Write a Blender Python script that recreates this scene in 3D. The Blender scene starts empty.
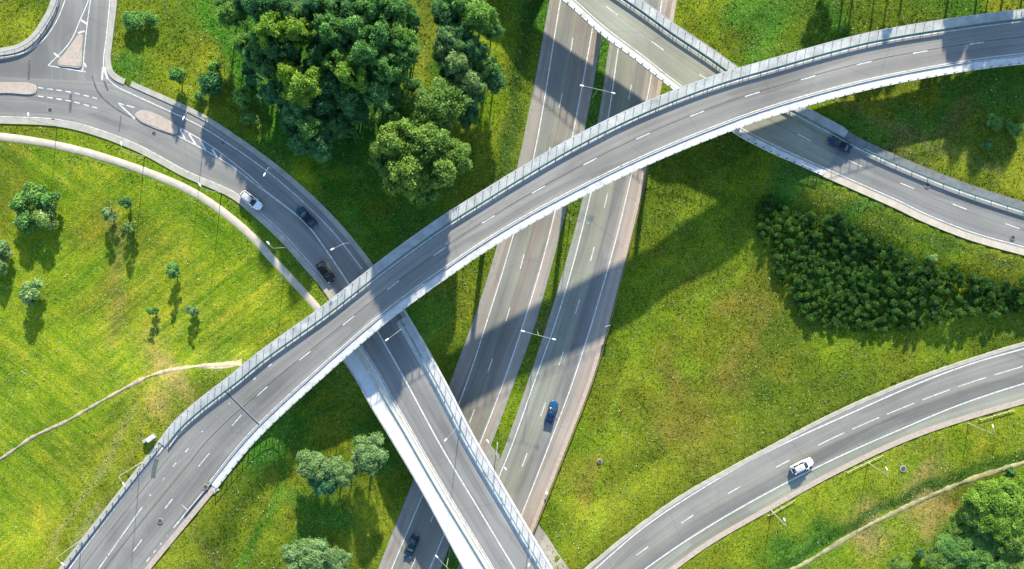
import bpy, bmesh, math, random
import numpy as np
from mathutils import Vector, Matrix
random.seed(7); rng = np.random.default_rng(11)
R_ = math.radians
# ------------------------------------------------------------------ camera, sky, sun, exposure
H = 180.0; F = 900.0; TILT = R_(3.15)
SUN_EL = R_(23.5); SUN_AZ = R_(7)          # shadows fall towards -y and a little towards -x
sc = bpy.context.scene
cam_d = bpy.data.cameras.new('camera'); cam = bpy.data.objects.new('camera', cam_d); sc.collection.objects.link(cam)
cam.location = (0, 0, H); cam.rotation_euler = (-TILT, 0, 0)
cam_d.lens = 36.0 * F / 1024; cam_d.sensor_width = 36; cam_d.clip_end = 5000; cam_d.clip_start = 1
sc.camera = cam
w = bpy.data.worlds.new('World'); sc.world = w; w.use_nodes = True
nt = w.node_tree; bg = nt.nodes['Background']; sky = nt.nodes.new('ShaderNodeTexSky'); sky.sky_type = 'NISHITA'
sky.sun_disc = False; sky.sun_elevation = SUN_EL; sky.sun_rotation = SUN_AZ; sky.air_density = 1.0; sky.dust_density = 0.3; sky.ozone_density = 2.4
nt.links.new(sky.outputs[0], bg.inputs[0]); bg.inputs[1].default_value = 0.15
sd = bpy.data.lights.new('sun', 'SUN'); sd.energy = 4.8; sd.angle = R_(1.2); sd.color = (1, 0.91, 0.76)
sun = bpy.data.objects.new('sun', sd); sc.collection.objects.link(sun)
sdir = Vector((math.sin(SUN_AZ) * math.cos(SUN_EL), math.cos(SUN_AZ) * math.cos(SUN_EL), math.sin(SUN_EL)))
sun.rotation_euler = sdir.to_track_quat('Z', 'Y').to_euler()
sc.view_settings.view_transform = 'Standard'; sc.view_settings.look = 'None'
sc.view_settings.exposure = 1.4; sc.view_settings.gamma = 1
sc.render.resolution_x = 1024; sc.render.resolution_y = 569

# ------------------------------------------------------------------ mapping from measured picture points to metres
ct, st = math.cos(TILT), math.sin(TILT)
def W(px, py, z):
    px = np.asarray(px, float); py = np.asarray(py, float); z = np.asarray(z, float)
    dx = (px - 512) / F; dy = -(py - 284.5) / F
    vy = dy * ct - st; vz = -dy * st - ct
    t = (z - H) / vz
    return np.stack([dx * t, vy * t, z + 0 * t], -1)

# ------------------------------------------------------------------ generic helpers
COL = sc.collection
def link(o, parent=None):
    COL.objects.link(o)
    if parent is not None: o.parent = parent
    return o
def tag(o, label=None, cat=None, group=None, kind=None):
    if label: o['label'] = label
    if cat: o['category'] = cat
    if group: o['group'] = group
    if kind: o['kind'] = kind
    return o
def empty(name, loc=(0, 0, 0), rz=0, **k):
    o = bpy.data.objects.new(name, None); o.empty_display_size = .5
    o.location = loc; o.rotation_euler = (0, 0, rz); link(o); return tag(o, **k)
def mesh_np(name, co, faces, m, parent=None, uv=None, smooth=False, attrs=None, loc=None):
    """faces: (n,k) array or list of lists"""
    me = bpy.data.meshes.new(name)
    co = np.asarray(co, np.float32)
    if isinstance(faces, np.ndarray):
        n, k = faces.shape
        me.vertices.add(len(co)); me.vertices.foreach_set('co', co.ravel())
        me.loops.add(n * k); me.loops.foreach_set('vertex_index', faces.astype(np.int32).ravel())
        me.polygons.add(n); me.polygons.foreach_set('loop_start', (np.arange(n) * k).astype(np.int32))
        me.update(calc_edges=True)
    else:
        me.from_pydata([tuple(map(float, c)) for c in co], [], faces)
    if smooth: me.polygons.foreach_set('use_smooth', [True] * len(me.polygons))
    if uv is not None:
        l = me.uv_layers.new(name='UVMap'); vi = np.empty(len(me.loops), np.int32); me.loops.foreach_get('vertex_index', vi)
        l.data.foreach_set('uv', np.asarray(uv, np.float32)[vi].ravel())
    for k, v in (attrs or {}).items():
        v = np.asarray(v, np.float32)
        if v.ndim == 1: a = me.attributes.new(k, 'FLOAT', 'POINT'); a.data.foreach_set('value', v)
        else:
            if v.shape[1] == 3: v = np.c_[v, np.ones(len(v))]
            a = me.attributes.new(k, 'FLOAT_COLOR', 'POINT'); a.data.foreach_set('color', v.astype(np.float32).ravel())
    if m: me.materials.append(m)
    me.validate()
    o = bpy.data.objects.new(name, me)
    if loc is not None: o.location = loc
    return link(o, parent)
def bm_obj(name, bm, m, parent=None, smooth=False):
    me = bpy.data.meshes.new(name); bmesh.ops.recalc_face_normals(bm, faces=bm.faces[:]); bm.to_mesh(me); bm.free()
    if smooth: me.polygons.foreach_set('use_smooth', [True] * len(me.polygons))
    if m: me.materials.append(m)
    return link(bpy.data.objects.new(name, me), parent)
def b_box(bm, c, s, rot=None):
    M = Matrix.Translation(c) @ (rot.to_4x4() if rot else Matrix.Identity(4)) @ Matrix.Diagonal((s[0], s[1], s[2], 1))
    return bmesh.ops.create_cube(bm, size=1, matrix=M)['verts']
def b_tube(bm, p, q, r0, r1=None, n=8):
    p, q = Vector(p), Vector(q); r1 = r0 if r1 is None else r1; d = q - p
    M = Matrix.Translation((p + q) / 2) @ d.to_track_quat('Z', 'Y').to_matrix().to_4x4()
    return bmesh.ops.create_cone(bm, cap_ends=True, segments=n, radius1=r0, radius2=r1, depth=d.length, matrix=M)['verts']
def copy_tree(root, loc, rz=0, scale=None):
    r = root.copy(); link(r); r.location = loc; r.rotation_euler = (0, 0, rz)
    if scale is not None: r.scale = scale if hasattr(scale, '__len__') else (scale,) * 3
    for ch in list(root.children):
        c = ch.copy(); link(c, r)
        for g in list(ch.children):
            d = g.copy(); link(d, c)
    return r

# ------------------------------------------------------------------ materials
def mat(name, rough=.8, spec=.3, metal=0):
    m = bpy.data.materials.new(name); m.use_nodes = True; t = m.node_tree; b = t.nodes['Principled BSDF']
    b.inputs['Roughness'].default_value = rough; b.inputs['Metallic'].default_value = metal
    b.inputs['Specular IOR Level'].default_value = spec
    return m, t, b
def N(t, typ, **k):
    n = t.nodes.new(typ)
    for a, v in k.items(): setattr(n, a, v)
    return n
def noise(t, vec, scale, detail=4, rough=.55):
    n = N(t, 'ShaderNodeTexNoise'); n.inputs['Scale'].default_value = scale; n.inputs['Detail'].default_value = detail
    n.inputs['Roughness'].default_value = rough; t.links.new(vec, n.inputs['Vector']); return n.outputs['Fac']
def ramp(t, fac, stops, interp='LINEAR'):
    r = N(t, 'ShaderNodeValToRGB'); r.color_ramp.interpolation = interp; e = r.color_ramp.elements
    while len(e) < len(stops): e.new(.5)
    for x, (p, c) in zip(e, stops): x.position = p; x.color = (*(c if hasattr(c, '__len__') else (c,) * 3), 1)
    t.links.new(fac, r.inputs['Fac']); return r.outputs['Color']
def mix(t, mode, fac, a, b):
    n = N(t, 'ShaderNodeMix', data_type='RGBA', blend_type=mode)
    for s, v in ((0, fac), (6, a), (7, b)):
        if isinstance(v, bpy.types.NodeSocket): t.links.new(v, n.inputs[s])
        else: n.inputs[s].default_value = v if s == 0 else (*v, 1)
    return n.outputs[2]
def mapping(t, vec, scale=(1, 1, 1), rot=(0, 0, 0)):
    n = N(t, 'ShaderNodeMapping'); n.inputs['Scale'].default_value = scale; n.inputs['Rotation'].default_value = rot
    t.links.new(vec, n.inputs['Vector']); return n.outputs['Vector']
def geo_pos(t): return N(t, 'ShaderNodeNewGeometry').outputs['Position']
def bump(t, b, h, s=.3, d=.05):
    n = N(t, 'ShaderNodeBump'); n.inputs['Strength'].default_value = s; n.inputs['Distance'].default_value = d
    t.links.new(h, n.inputs['Height']); t.links.new(n.outputs[0], b.inputs['Normal'])

def asphalt(name, stops):
    m, t, b = mat(name, .85, .25); P = geo_pos(t); uv = N(t, 'ShaderNodeUVMap').outputs['UV']
    sx = N(t, 'ShaderNodeSeparateXYZ'); t.links.new(uv, sx.inputs[0])
    c = ramp(t, sx.outputs[0], [(p, tuple(k * v + .01 for k, v in zip((1.36, 1.35, 1.20), q))) for p, q in stops])
    big = ramp(t, noise(t, P, .06, 5), [(.3, .78), (.7, 1.16)])
    st_ = ramp(t, noise(t, mapping(t, uv, (55, .035, 1)), 1, 3), [(.3, .86), (.7, 1.12)])
    st2 = ramp(t, noise(t, mapping(t, uv, (14, .012, 1)), 1, 3), [(.3, .87), (.7, 1.12)])
    patch = ramp(t, noise(t, mapping(t, uv, (2.2, .03, 1)), 1, 1), [(.56, 1.0), (.575, .84)], 'LINEAR')
    fine = ramp(t, noise(t, P, 9, 3), [(.25, .86), (.75, 1.12)])
    for x in (big, st_, st2, patch, fine): c = mix(t, 'MULTIPLY', 1, c, x)
    # narrow tar-filled cracks
    v = N(t, 'ShaderNodeTexVoronoi', feature='DISTANCE_TO_EDGE'); v.inputs['Scale'].default_value = .07
    wv = mix(t, 'ADD', .8, P, N(t, 'ShaderNodeTexNoise').outputs['Color']); t.links.new(P, v.inputs['Vector'])
    c = mix(t, 'MULTIPLY', .35, c, ramp(t, v.outputs['Distance'], [(0, .45), (.006, 1)]))
    t.links.new(c, b.inputs['Base Color']); bump(t, b, noise(t, P, 14, 3), .25, .02); return m
A_fly = asphalt('asphalt_flyover', [(0, (.155,.15,.15)), (.22, (.165,.16,.158)), (.33,(.145,.14,.14)), (.47, (.165,.162,.155)), (.5,(.11,.11,.11)),(.52, (.165,.16,.152)), (.7, (.135,.13,.135)), (.9, (.165,.162,.158))])
A_loop = asphalt('asphalt_loop', [(0, (.17,.163,.16)), (.25, (.125,.125,.13)), (.48, (.155,.152,.15)), (.62,(.135,.135,.138)), (.8,(.13,.13,.135)), (1, (.16,.16,.155))])
A_cross = asphalt('asphalt_crossing', [(0, (.19,.192,.155)), (.3, (.17,.17,.14)), (.5,(.185,.185,.155)), (.7, (.17,.17,.14)), (1, (.185,.185,.155))])
A_mot = asphalt('asphalt_motorway', [(0, (.18,.165,.15)), (.12, (.19,.165,.155)), (.2, (.135,.14,.125)), (.35,(.12,.12,.12)), (.5, (.15,.152,.13)), (.62,(.145,.125,.12)), (.82, (.15,.15,.135)), (.88,(.2,.165,.155)), (1, (.2,.18,.155))])
A_mot2 = asphalt('asphalt_motorway_east', [(0, (.15,.16,.145)), (.1, (.16,.165,.15)), (.2, (.13,.135,.12)), (.42, (.165,.165,.14)), (.55,(.13,.13,.13)), (.7, (.135,.132,.135)), (.77,(.2,.18,.165)), (1, (.215,.175,.16))])
A_ramp = asphalt('asphalt_ramp', [(0, (.16,.155,.15)), (.3, (.15,.148,.145)), (.45, (.15,.15,.135)), (.52,(.12,.118,.115)), (.7, (.105,.105,.105)), (.8,(.15,.155,.135)), (1, (.17,.17,.145))])

def simple(name, c, rough=.8, var=.12, scale=1.5, metal=0, spec=.3, b_=0.0):
    m, t, b = mat(name, rough, spec, metal); P = geo_pos(t)
    x = mix(t, 'MULTIPLY', 1, c, ramp(t, noise(t, P, scale, 6), [(.25, 1 - var * 1.6), (.75, 1 + var)]))
    x = mix(t, 'MULTIPLY', 1, x, ramp(t, noise(t, P, scale * 9, 3), [(.25, 1 - var * .6), (.75, 1 + var * .5)]))
    t.links.new(x, b.inputs['Base Color'])
    if b_: bump(t, b, noise(t, P, scale * 6, 3), b_, .03)
    return m
def gravelly(name, c1, c2):
    m, t, b = mat(name, .9, .2); P = geo_pos(t)
    x = mix(t, 'MIX', ramp(t, noise(t, P, 5, 3, .8), [(.35, 0), (.65, 1)]), c1, c2)
    x = mix(t, 'MULTIPLY', 1, x, ramp(t, noise(t, P, .4, 4), [(.3, .8), (.7, 1.1)]))
    t.links.new(x, b.inputs['Base Color']); return m
M_paint = simple('road_paint', (.58,.58,.56), .6, .28, 1.6)
M_conc = simple('bridge_concrete', (.52,.515,.48), .8, .22, .7, b_=.1)
M_conc_u = simple('weathered_concrete', (.40,.405,.38), .85, .26, .4, b_=.1)
M_conc_w = simple('walkway_concrete', (.55,.56,.54), .8, .1, .5)
M_conc_g = gravelly('speckled_concrete', (.56,.55,.53), (.36,.355,.35))
M_edge = simple('beam_concrete', (.4,.4,.38), .85, .2, .8)
M_kerb = simple('kerb_concrete', (.34,.325,.265), .85, .14, .8)
M_verge = simple('gravel_verge', (.24,.235,.205), .9, .14, .8)
M_pink = simple('pink_paving', (.38,.315,.255), .85, .14, 1.6)
M_path = simple('path_paving', (.44,.385,.30), .85, .12, .8)
M_trail = simple('trodden_earth', (.33,.285,.19), .95, .3, .9)
M_steel = simple('galvanised_steel', (.42,.45,.46), .45, .08, 1, metal=.3, spec=.5)
M_teal = simple('green_rail_paint', (.05,.16,.145), .5, .12, 1)
M_lamp = simple('lamp_grey_paint', (.30,.31,.30), .5, .05, 1)
M_white = simple('white_enamel', (.8,.8,.8), .4, .03, 1)
M_dark = simple('dark_rubber', (.025,.025,.028), .7, .1, 1)
M_iron = simple('cast_iron', (.07,.065,.06), .6, .2, 4)
M_blue_sign = simple('sign_back_metal', (.25,.36,.42), .4, .05, 2, metal=.4)

# ------------------------------------------------------------------ measured curves
def catmull(pts, step=1.0):
    P = np.asarray(pts, float); P = np.vstack([2 * P[0] - P[1], P, 2 * P[-1] - P[-2]]); out = []
    for i in range(1, len(P) - 2):
        p0, p1, p2, p3 = P[i-1:i+3]
        d = [max(np.linalg.norm(b - a), 1e-6) ** .5 for a, b in ((p0, p1), (p1, p2), (p2, p3))]
        t0 = 0; t1 = d[0]; t2 = t1 + d[1]; t3 = t2 + d[2]
        n = max(2, int(np.linalg.norm(p2 - p1) / step * 2)); t = np.linspace(t1, t2, n, endpoint=False)[:, None]
        A1 = (t1-t)/(t1-t0)*p0 + (t-t0)/(t1-t0)*p1; A2 = (t2-t)/(t2-t1)*p1 + (t-t1)/(t2-t1)*p2; A3 = (t3-t)/(t3-t2)*p2 + (t-t2)/(t3-t2)*p3
        B1 = (t2-t)/(t2-t0)*A1 + (t-t0)/(t2-t0)*A2; B2 = (t3-t)/(t3-t1)*A2 + (t-t1)/(t3-t1)*A3
        out.append((t2-t)/(t2-t1)*B1 + (t-t1)/(t2-t1)*B2)
    out.append(P[-2][None]); out = np.vstack(out)
    s = np.r_[0, np.cumsum(np.linalg.norm(np.diff(out, axis=0), axis=1))]
    n = max(2, int(s[-1] / step) + 1); q = np.linspace(0, s[-1], n)
    return np.stack([np.interp(q, s, out[:, k]) for k in range(2)], 1)
def smooth1(a, k):
    if len(a) < 2 * k + 2: return a
    p = np.r_[2*a[0]-a[k:0:-1], a, 2*a[-1]-a[-2:-k-2:-1]]; return np.convolve(p, np.ones(2*k+1)/(2*k+1), 'valid')
class Strip:
    def __init__(s, L, R, axis, zp, step=1.0):
        Lp = catmull(L, 2.0); Rp = catmull(R, .25); s.axis, s.zp = axis, zp
        d = ((Lp[:, None, :] - Rp[None, ::2, :]) ** 2).sum(-1); j = d.argmin(1) * 2
        j = smooth1(np.maximum.accumulate(j).astype(float), 6).clip(0, len(Rp) - 1)
        Rq = np.stack([np.interp(j, np.arange(len(Rp)), Rp[:, k]) for k in range(2)], 1)
        z = s.z(Lp)
        A, B = W(Lp[:, 0], Lp[:, 1], z), W(Rq[:, 0], Rq[:, 1], z); C = (A + B) / 2
        q = np.r_[0, np.cumsum(np.linalg.norm(np.diff(C, axis=0), axis=1))]; n = int(q[-1] / step) + 1; ss = np.linspace(0, q[-1], n)
        f = lambda X: np.stack([np.interp(ss, q, X[:, k]) for k in range(3)], 1)
        s.A, s.B, s.s, s.px = f(A), f(B), ss, np.stack([np.interp(ss, q, (Lp[:, k] + Rq[:, k]) / 2) for k in range(2)], 1)
        s.C = (s.A + s.B) / 2; s.W = np.linalg.norm(s.B - s.A, axis=1)
    def z(s, p):
        k, v = zip(*s.zp); return np.interp(p[:, s.axis], k, v)
    def at(s, q, side, off, dz=0):
        q = np.atleast_1d(q); I = lambda X: np.stack([np.interp(q, s.s, X[:, k]) for k in range(3)], 1)
        A, B = I(s.A), I(s.B); U = (B - A) / np.linalg.norm(B - A, axis=1)[:, None]
        P = A + U * off if side == 'L' else B + U * off if side == 'R' else A + (B - A) * off
        P = P.copy(); P[:, 2] += dz; return P
    def s_at(s, px, py):   # arc position nearest to a picture point of the centre line
        return s.s[((s.px - np.array([px, py])) ** 2).sum(1).argmin()]
    def rng(s, s0, s1, step=1.0):
        s0 = s.s[0] if s0 is None else s0; s1 = s.s[-1] if s1 is None else s1
        return np.linspace(s0, s1, max(2, int((s1 - s0) / step) + 1))
    def sheet(s, name, a, b, m, parent=None, s0=None, s1=None, dz=0, nx=6):
        """surface between two (side, offset) lines; uv = across 0..1, metres along"""
        q = s.rng(s0, s1); P, Q = s.at(q, *a, dz), s.at(q, *b, dz); t = np.linspace(0, 1, nx + 1)
        co = (P[:, None, :] * (1 - t)[None, :, None] + Q[:, None, :] * t[None, :, None]).reshape(-1, 3)
        uv = np.stack([np.tile(t, len(q)), np.repeat(q, nx + 1)], 1)
        i = np.arange(len(q) - 1)[:, None] * (nx + 1) + np.arange(nx)[None]; i = i.ravel()
        return mesh_np(name, co, np.stack([i, i + nx + 1, i + nx + 2, i + 1], 1)[:, ::-1], m, parent, uv)
    def sweep(s, name, prof, m, parent=None, s0=None, s1=None, step=1.5):
        q = s.rng(s0, s1, step); k = len(prof)
        co = np.stack([s.at(q, sd, of, dz) for sd, of, dz in prof], 1).reshape(-1, 3); n = len(q); f = []
        for i in range(n - 1):
            for j in range(k): f.append([i*k+j, i*k+(j+1) % k, (i+1)*k+(j+1) % k, (i+1)*k+j])
        f.append(list(range(k))[::-1]); f.append([(n-1)*k+j for j in range(k)])
        o = mesh_np(name, co, f, m, parent)
        bm = bmesh.new(); bm.from_mesh(o.data); bmesh.ops.recalc_face_normals(bm, faces=bm.faces[:]); bm.to_mesh(o.data); bm.free(); return o
    def poly(s, s0=None, s1=None, l=.3, r=.3):
        q = s.rng(s0, s1, 2); return np.vstack([s.at(q, 'L', -l), s.at(q, 'R', r)[::-1]])[:, :2]
def line_w(pts, strip, dz):
    p = catmull(pts, 2.0); z = strip.C[((p[:, None, :] - strip.px[None]) ** 2).sum(-1).argmin(1), 2] if isinstance(strip, Strip) else np.full(len(p), float(strip)); P = W(p[:, 0], p[:, 1], z + dz)
    return P
def paint(name, parts, m, parent):
    """parts: list of (P polyline world, width, ranges or None)"""
    co, fc = [], []
    for P, wd, rg in parts:
        q = np.r_[0, np.cumsum(np.linalg.norm(np.diff(P, axis=0), axis=1))]
        for a, b in (rg or [(0, q[-1])]):
            a, b = max(a, 0), min(b, q[-1])
            if b - a < .2: continue
            ss = np.linspace(a, b, max(2, int(b - a) + 1)); X = np.stack([np.interp(ss, q, P[:, k]) for k in range(3)], 1)
            T = np.gradient(X, axis=0)[:, :2]; T /= np.linalg.norm(T, axis=1)[:, None]; Nn = np.stack([-T[:, 1], T[:, 0], 0 * T[:, 0]], 1) * wd / 2
            base = len(co); n = len(ss)
            for i in range(n): co += [X[i] + Nn[i], X[i] - Nn[i]]
            for i in range(n - 1): fc.append([base+2*i+1, base+2*i+3, base+2*i+2, base+2*i])
    return mesh_np(name, np.array(co), fc, m, parent)
def dashes(P, on, period, anchor_px, z, n=40):
    q = np.r_[0, np.cumsum(np.linalg.norm(np.diff(P, axis=0), axis=1))]; a = W(*anchor_px, z); c = q[((P - a) ** 2).sum(1).argmin()]
    return [(c + k * period - on / 2, c + k * period + on / 2) for k in range(-n, n + 1) if c + k * period + on / 2 > 0 and c + k * period - on / 2 < q[-1]]

# ---- flyover (top level)
F_L = [(-10,668),(20,622),(60,567),(110,502),(160,439),(173,422),(200,398),(230,375),(256,353.5),(323,305),(389.5,253),(440,217),(483,190),(512,172),(579,133.5),(645.5,101.5),(712,76),(768,59.4),(868,32.5),(968,16),(1024,9),(1080,4),(1150,0)]
F_R = [(70,675),(110,622),(150,570),(215,491),(256,441),(324,377),(389,321),(456,272),(490,249),(535,222),(590,193),(645,166.5),(712,138.5),(768,118),(868,90),(968,71),(1024,64),(1080,60),(1150,58)]
FLY = Strip(F_L, F_R, 0, [(-10,7.4),(60,8.4),(160,9.6),(256,11.6),(400,13.3),(600,14),(800,13),(1024,11),(1150,9.5)])
# ---- loop road that becomes the lower crossing
A_L = [(-70,118),(-30,118),(0,119),(67,123.5),(133,145),(187,173.5),(233,194),(255,211.5),(283,237.5),(304,261),(329,291),(345,319),(358,345),(375,371.5),(390,399),(406,426),(440,485),(491,569),(520,617),(560,684),(600,750)]
A_R = [(-70,76),(-30,76),(0,77),(50,79),(100,82),(118,86),(133,93),(167,108),(200,124),(234,146),(256,161.5),(275,176),(308,205),(336,234),(364,269),(397,318),(415,349),(438,391),(464,441),(491,487),(540,569),(569,617),(609,684),(648,750)]
LOOP = Strip(A_L, A_R, 1, [(70,7.0),(750,7.0)])
# ---- upper crossing
B_R = [(420,-148),(480,-108),(560,-54),(641,0),(677,26),(716,52),(738,68),(770,88),(805,107.4),(839,125.6),(860,137.5),(900,156),(958,179.5),(1024,201.5),(1080,218),(1150,236)]
B_L = [(370,-132),(440,-84),(500,-42),(562,0),(600,33.5),(638.6,62.5),(675.5,91.5),(736,134),(768,151),(821,175),(855,190),(900,210),(918,219),(968,239),(1024,255),(1080,270),(1150,287)]
CROSS = Strip(B_L, B_R, 0, [(370,6.6),(560,7.2),(800,7.2),(1024,6.4),(1150,6)])
# ---- motorway carriageways
M1L = [(598,-230),(575,-120),(552,0),(537,82),(520,165),(501,240),(481,305),(456,373),(436,427),(413,487),(381.6,566),(340,670),(300,770)]
M1R = [(650,-230),(627,-120),(605,0),(599,37),(581,133.5),(564,206.7),(550.4,260),(532,325),(513,378),(491,438),(450,537),(438,568),(397,670),(357,770)]
M2L = [(665,-230),(643,-120),(621,0),(612,43),(602,110),(587,190),(568.7,260),(550,322),(530,382),(506,450),(462,562),(420,670),(380,770)]
M2R = [(722,-230),(698,-120),(674,0),(670.5,21),(658,90),(640.5,185),(622,262),(592,372),(566,441),(533,524),(514,571),(474,670),(434,770)]
MW1 = Strip(M1L, M1R, 1, [(-230,0),(770,0)]); MW2 = Strip(M2L, M2R, 1, [(-230,0),(770,0)])
# ---- ramp at bottom right
D_L = [(470,690),(530,625),(560,592),(584,569.5),(629,532.6),(679,496.5),(768,447),(835,412),(911.5,379),(975,357),(1024,342),(1080,327),(1150,311)]
D_R = [(560,680),(610,625),(640,598),(675.5,569),(712,543),(768,511),(835,474),(918,436),(1024,403),(1080,389),(1150,373)]
RAMP = Strip(D_L, D_R, 0, [(470,4.6),(584,4.2),(768,3.5),(1150,4)])

sF_ab = FLY.s_at(245, 412)        # expansion joint / abutment
sF_b0 = FLY.s_at(188, 465)        # end of wing walls
sA_b = LOOP.s_at(380, 330)        # lower crossing starts
sB_e = CROSS.s_at(838, 153)       # upper crossing ends
sB_0 = CROSS.s_at(500,-70)

# ------------------------------------------------------------------ terrain
GR = [ # manual ground heights (px, py, z)
 (20,250,6.5),(150,300,7),(80,200,6.8),(220,260,7),(250,320,7.2),(200,340,8),(130,410,8.8),(100,450,8.3),(20,500,6.8),(-60,400,6.5),(-60,250,6.5),(-60,560,7),(30,0,7),(160,30,6.8),(200,60,6.6),
 (250,60,6.2),(350,80,5),(400,160,4.2),(460,60,2.6),(515,60,1.2),(480,170,1.6),(430,245,3.2),(400,220,4.2),(330,150,5.6),(510,-60,1),(420,-80,3.5),(250,-80,6),(100,-120,7),(500,200,.7),(420,300,4),(470,290,1.3),(450,350,1.3),(440,330,2.4),
 (300,420,6.5),(350,450,4.6),(250,500,7.6),(300,480,5.8),(250,560,7),(330,540,4.5),(390,470,1.4),(370,540,1.6),(320,620,4),(220,620,7),
 (680,180,1.2),(700,300,1.5),(610,400,.6),(650,480,1.6),(570,530,2.6),(600,500,1.2),(760,400,2.5),(850,340,3),(850,270,4.2),(950,300,5),(1000,330,4.6),(720,170,1.8),(780,190,4.2),(740,130,2.6),(1080,300,5),
 (700,20,1.2),(750,30,3),(830,60,5.6),(850,10,5.4),(780,70,4.8),(900,110,6),(980,130,6.4),(1000,5,7),(800,-80,4),(1000,-100,8),(700,-100,1.2),(1150,120,7),
 (850,500,3.2),(950,460,3.7),(800,560,3),(1000,540,3.2),(700,600,3.2),(1000,640,3),(1150,500,3.5)]
cx, cy, cz = [], [], []
g = np.array(GR, float); p = W(g[:, 0], g[:, 1], g[:, 2]); cx += list(p[:, 0]); cy += list(p[:, 1]); cz += list(g[:, 2]); wt = [3.0] * len(g)
GRADE = [(FLY, None, sF_ab - 6, .8), (LOOP, None, sA_b + 2, .6), (CROSS, sB_e - 2, None, .6), (MW1, None, None, 1.5), (MW2, None, None, 1.5), (RAMP, None, None, .8), (CROSS, None, sB_0, .6)]
for S, a, b, _ in GRADE:
    for q in S.rng(a, b, 6):
        for f in (-.1, .5, 1.1):
            P = S.at(q, 'f', f)[0]; cx.append(P[0]); cy.append(P[1]); cz.append(P[2]); wt.append(1.0)
cx, cy, cz, wt = map(np.array, (cx, cy, cz, wt))
def base_h(x, y):
    out = np.empty(len(x))
    for i in range(0, len(x), 4000):
        d2 = (x[i:i+4000, None] - cx) ** 2 + (y[i:i+4000, None] - cy) ** 2; k = wt / (d2 + 9) ** 1.7
        out[i:i+4000] = (k * cz).sum(1) / k.sum(1)
    return out
def inside(x, y, poly):
    c = np.zeros(len(x), bool); n = len(poly); j = n - 1
    for i in range(n):
        xi, yi = poly[i]; xj, yj = poly[j]
        c ^= ((yi > y) != (yj > y)) & (x < (xj - xi) * (y - yi) / (yj - yi + 1e-12) + xi); j = i
    return c
def sm(t): t = np.clip(t, 0, 1); return t * t * (3 - 2 * t)
def carve(x, y, h):
    for S, a, b, drop in GRADE:
        q = S.rng(a, b, 1.5); C = S.at(q, 'f', .5); hw = np.interp(q, S.s, S.W) / 2
        for i in range(0, len(x), 6000):
            sl = slice(i, i + 6000); d = np.hypot(x[sl, None] - C[:, 0], y[sl, None] - C[:, 1]) - hw[None]
            j = d.argmin(1); dm = d[np.arange(len(j)), j]; zr = C[j, 2]
            near = np.where(dm < .15, zr - .35, zr - .06)
            t = sm((dm - 2.2) / 7.0); h[sl] = near * (1 - t) + h[sl] * t
    return h
STEP = 1.0; X0, X1, Y0, Y1 = -150, 150, -112, 92
gx = np.arange(X0, X1 + .1, STEP); gy = np.arange(Y0, Y1 + .1, STEP); GX, GY = np.meshgrid(gx, gy)
bx_, by_ = GX.ravel(), GY.ravel()
Z = base_h(bx_, by_)
nz = np.sin(bx_ * .21 + 1.3 * np.sin(by_ * .13)) * np.sin(by_ * .19 + np.sin(bx_ * .11)) * .13 + rng.normal(0, .035, len(bx_))
Z = carve(bx_, by_, Z + nz)
jp = [(-60,60),(0,56),(22,51),(36,41),(48,24),(56,8),(62,-20),(70,-60),(125,-60),(118,-20),(115,0),(110,40),(107.5,60),(109,70),(118,80),(133,90),(145,98),(120,110),(60,112),(-60,110)]
jw = W(*np.array(jp, float).T, 6.994)
jd = np.full(len(bx_), 99.0); jc = jw[:, :2]
for i in range(len(jc)):
    a, b = jc[i-1], jc[i]; ab = b - a; t = np.clip(((bx_-a[0])*ab[0] + (by_-a[1])*ab[1]) / (ab @ ab), 0, 1); jd = np.minimum(jd, np.hypot(bx_-a[0]-t*ab[0], by_-a[1]-t*ab[1]))
jin = inside(bx_, by_, jc); Z = np.where(jin | (jd < 1.2), np.minimum(Z, np.where(jin, 6.6, 6.9)), np.where(jd < 6, Z * (jd-1.2)/4.8 + 6.92 * (1 - (jd-1.2)/4.8), Z))
HG = Z.reshape(GX.shape)
def TH(x, y):
    u = np.clip((np.asarray(x, float) - X0) / STEP, 0, len(gx) - 1.001); v = np.clip((np.asarray(y, float) - Y0) / STEP, 0, len(gy) - 1.001)
    i, j = u.astype(int), v.astype(int); fu, fv = u - i, v - j
    return HG[j, i]*(1-fu)*(1-fv) + HG[j, i+1]*fu*(1-fv) + HG[j+1, i]*(1-fu)*fv + HG[j+1, i+1]*fu*fv
def ground_at(px, py, lift=0.0):
    z = 4.0
    for _ in range(14): P = W(px, py, z + lift); z = .5 * z + .5 * float(TH(P[0], P[1]))
    P = W(px, py, z + lift); return float(P[0]), float(P[1]), float(TH(P[0], P[1]))
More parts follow.
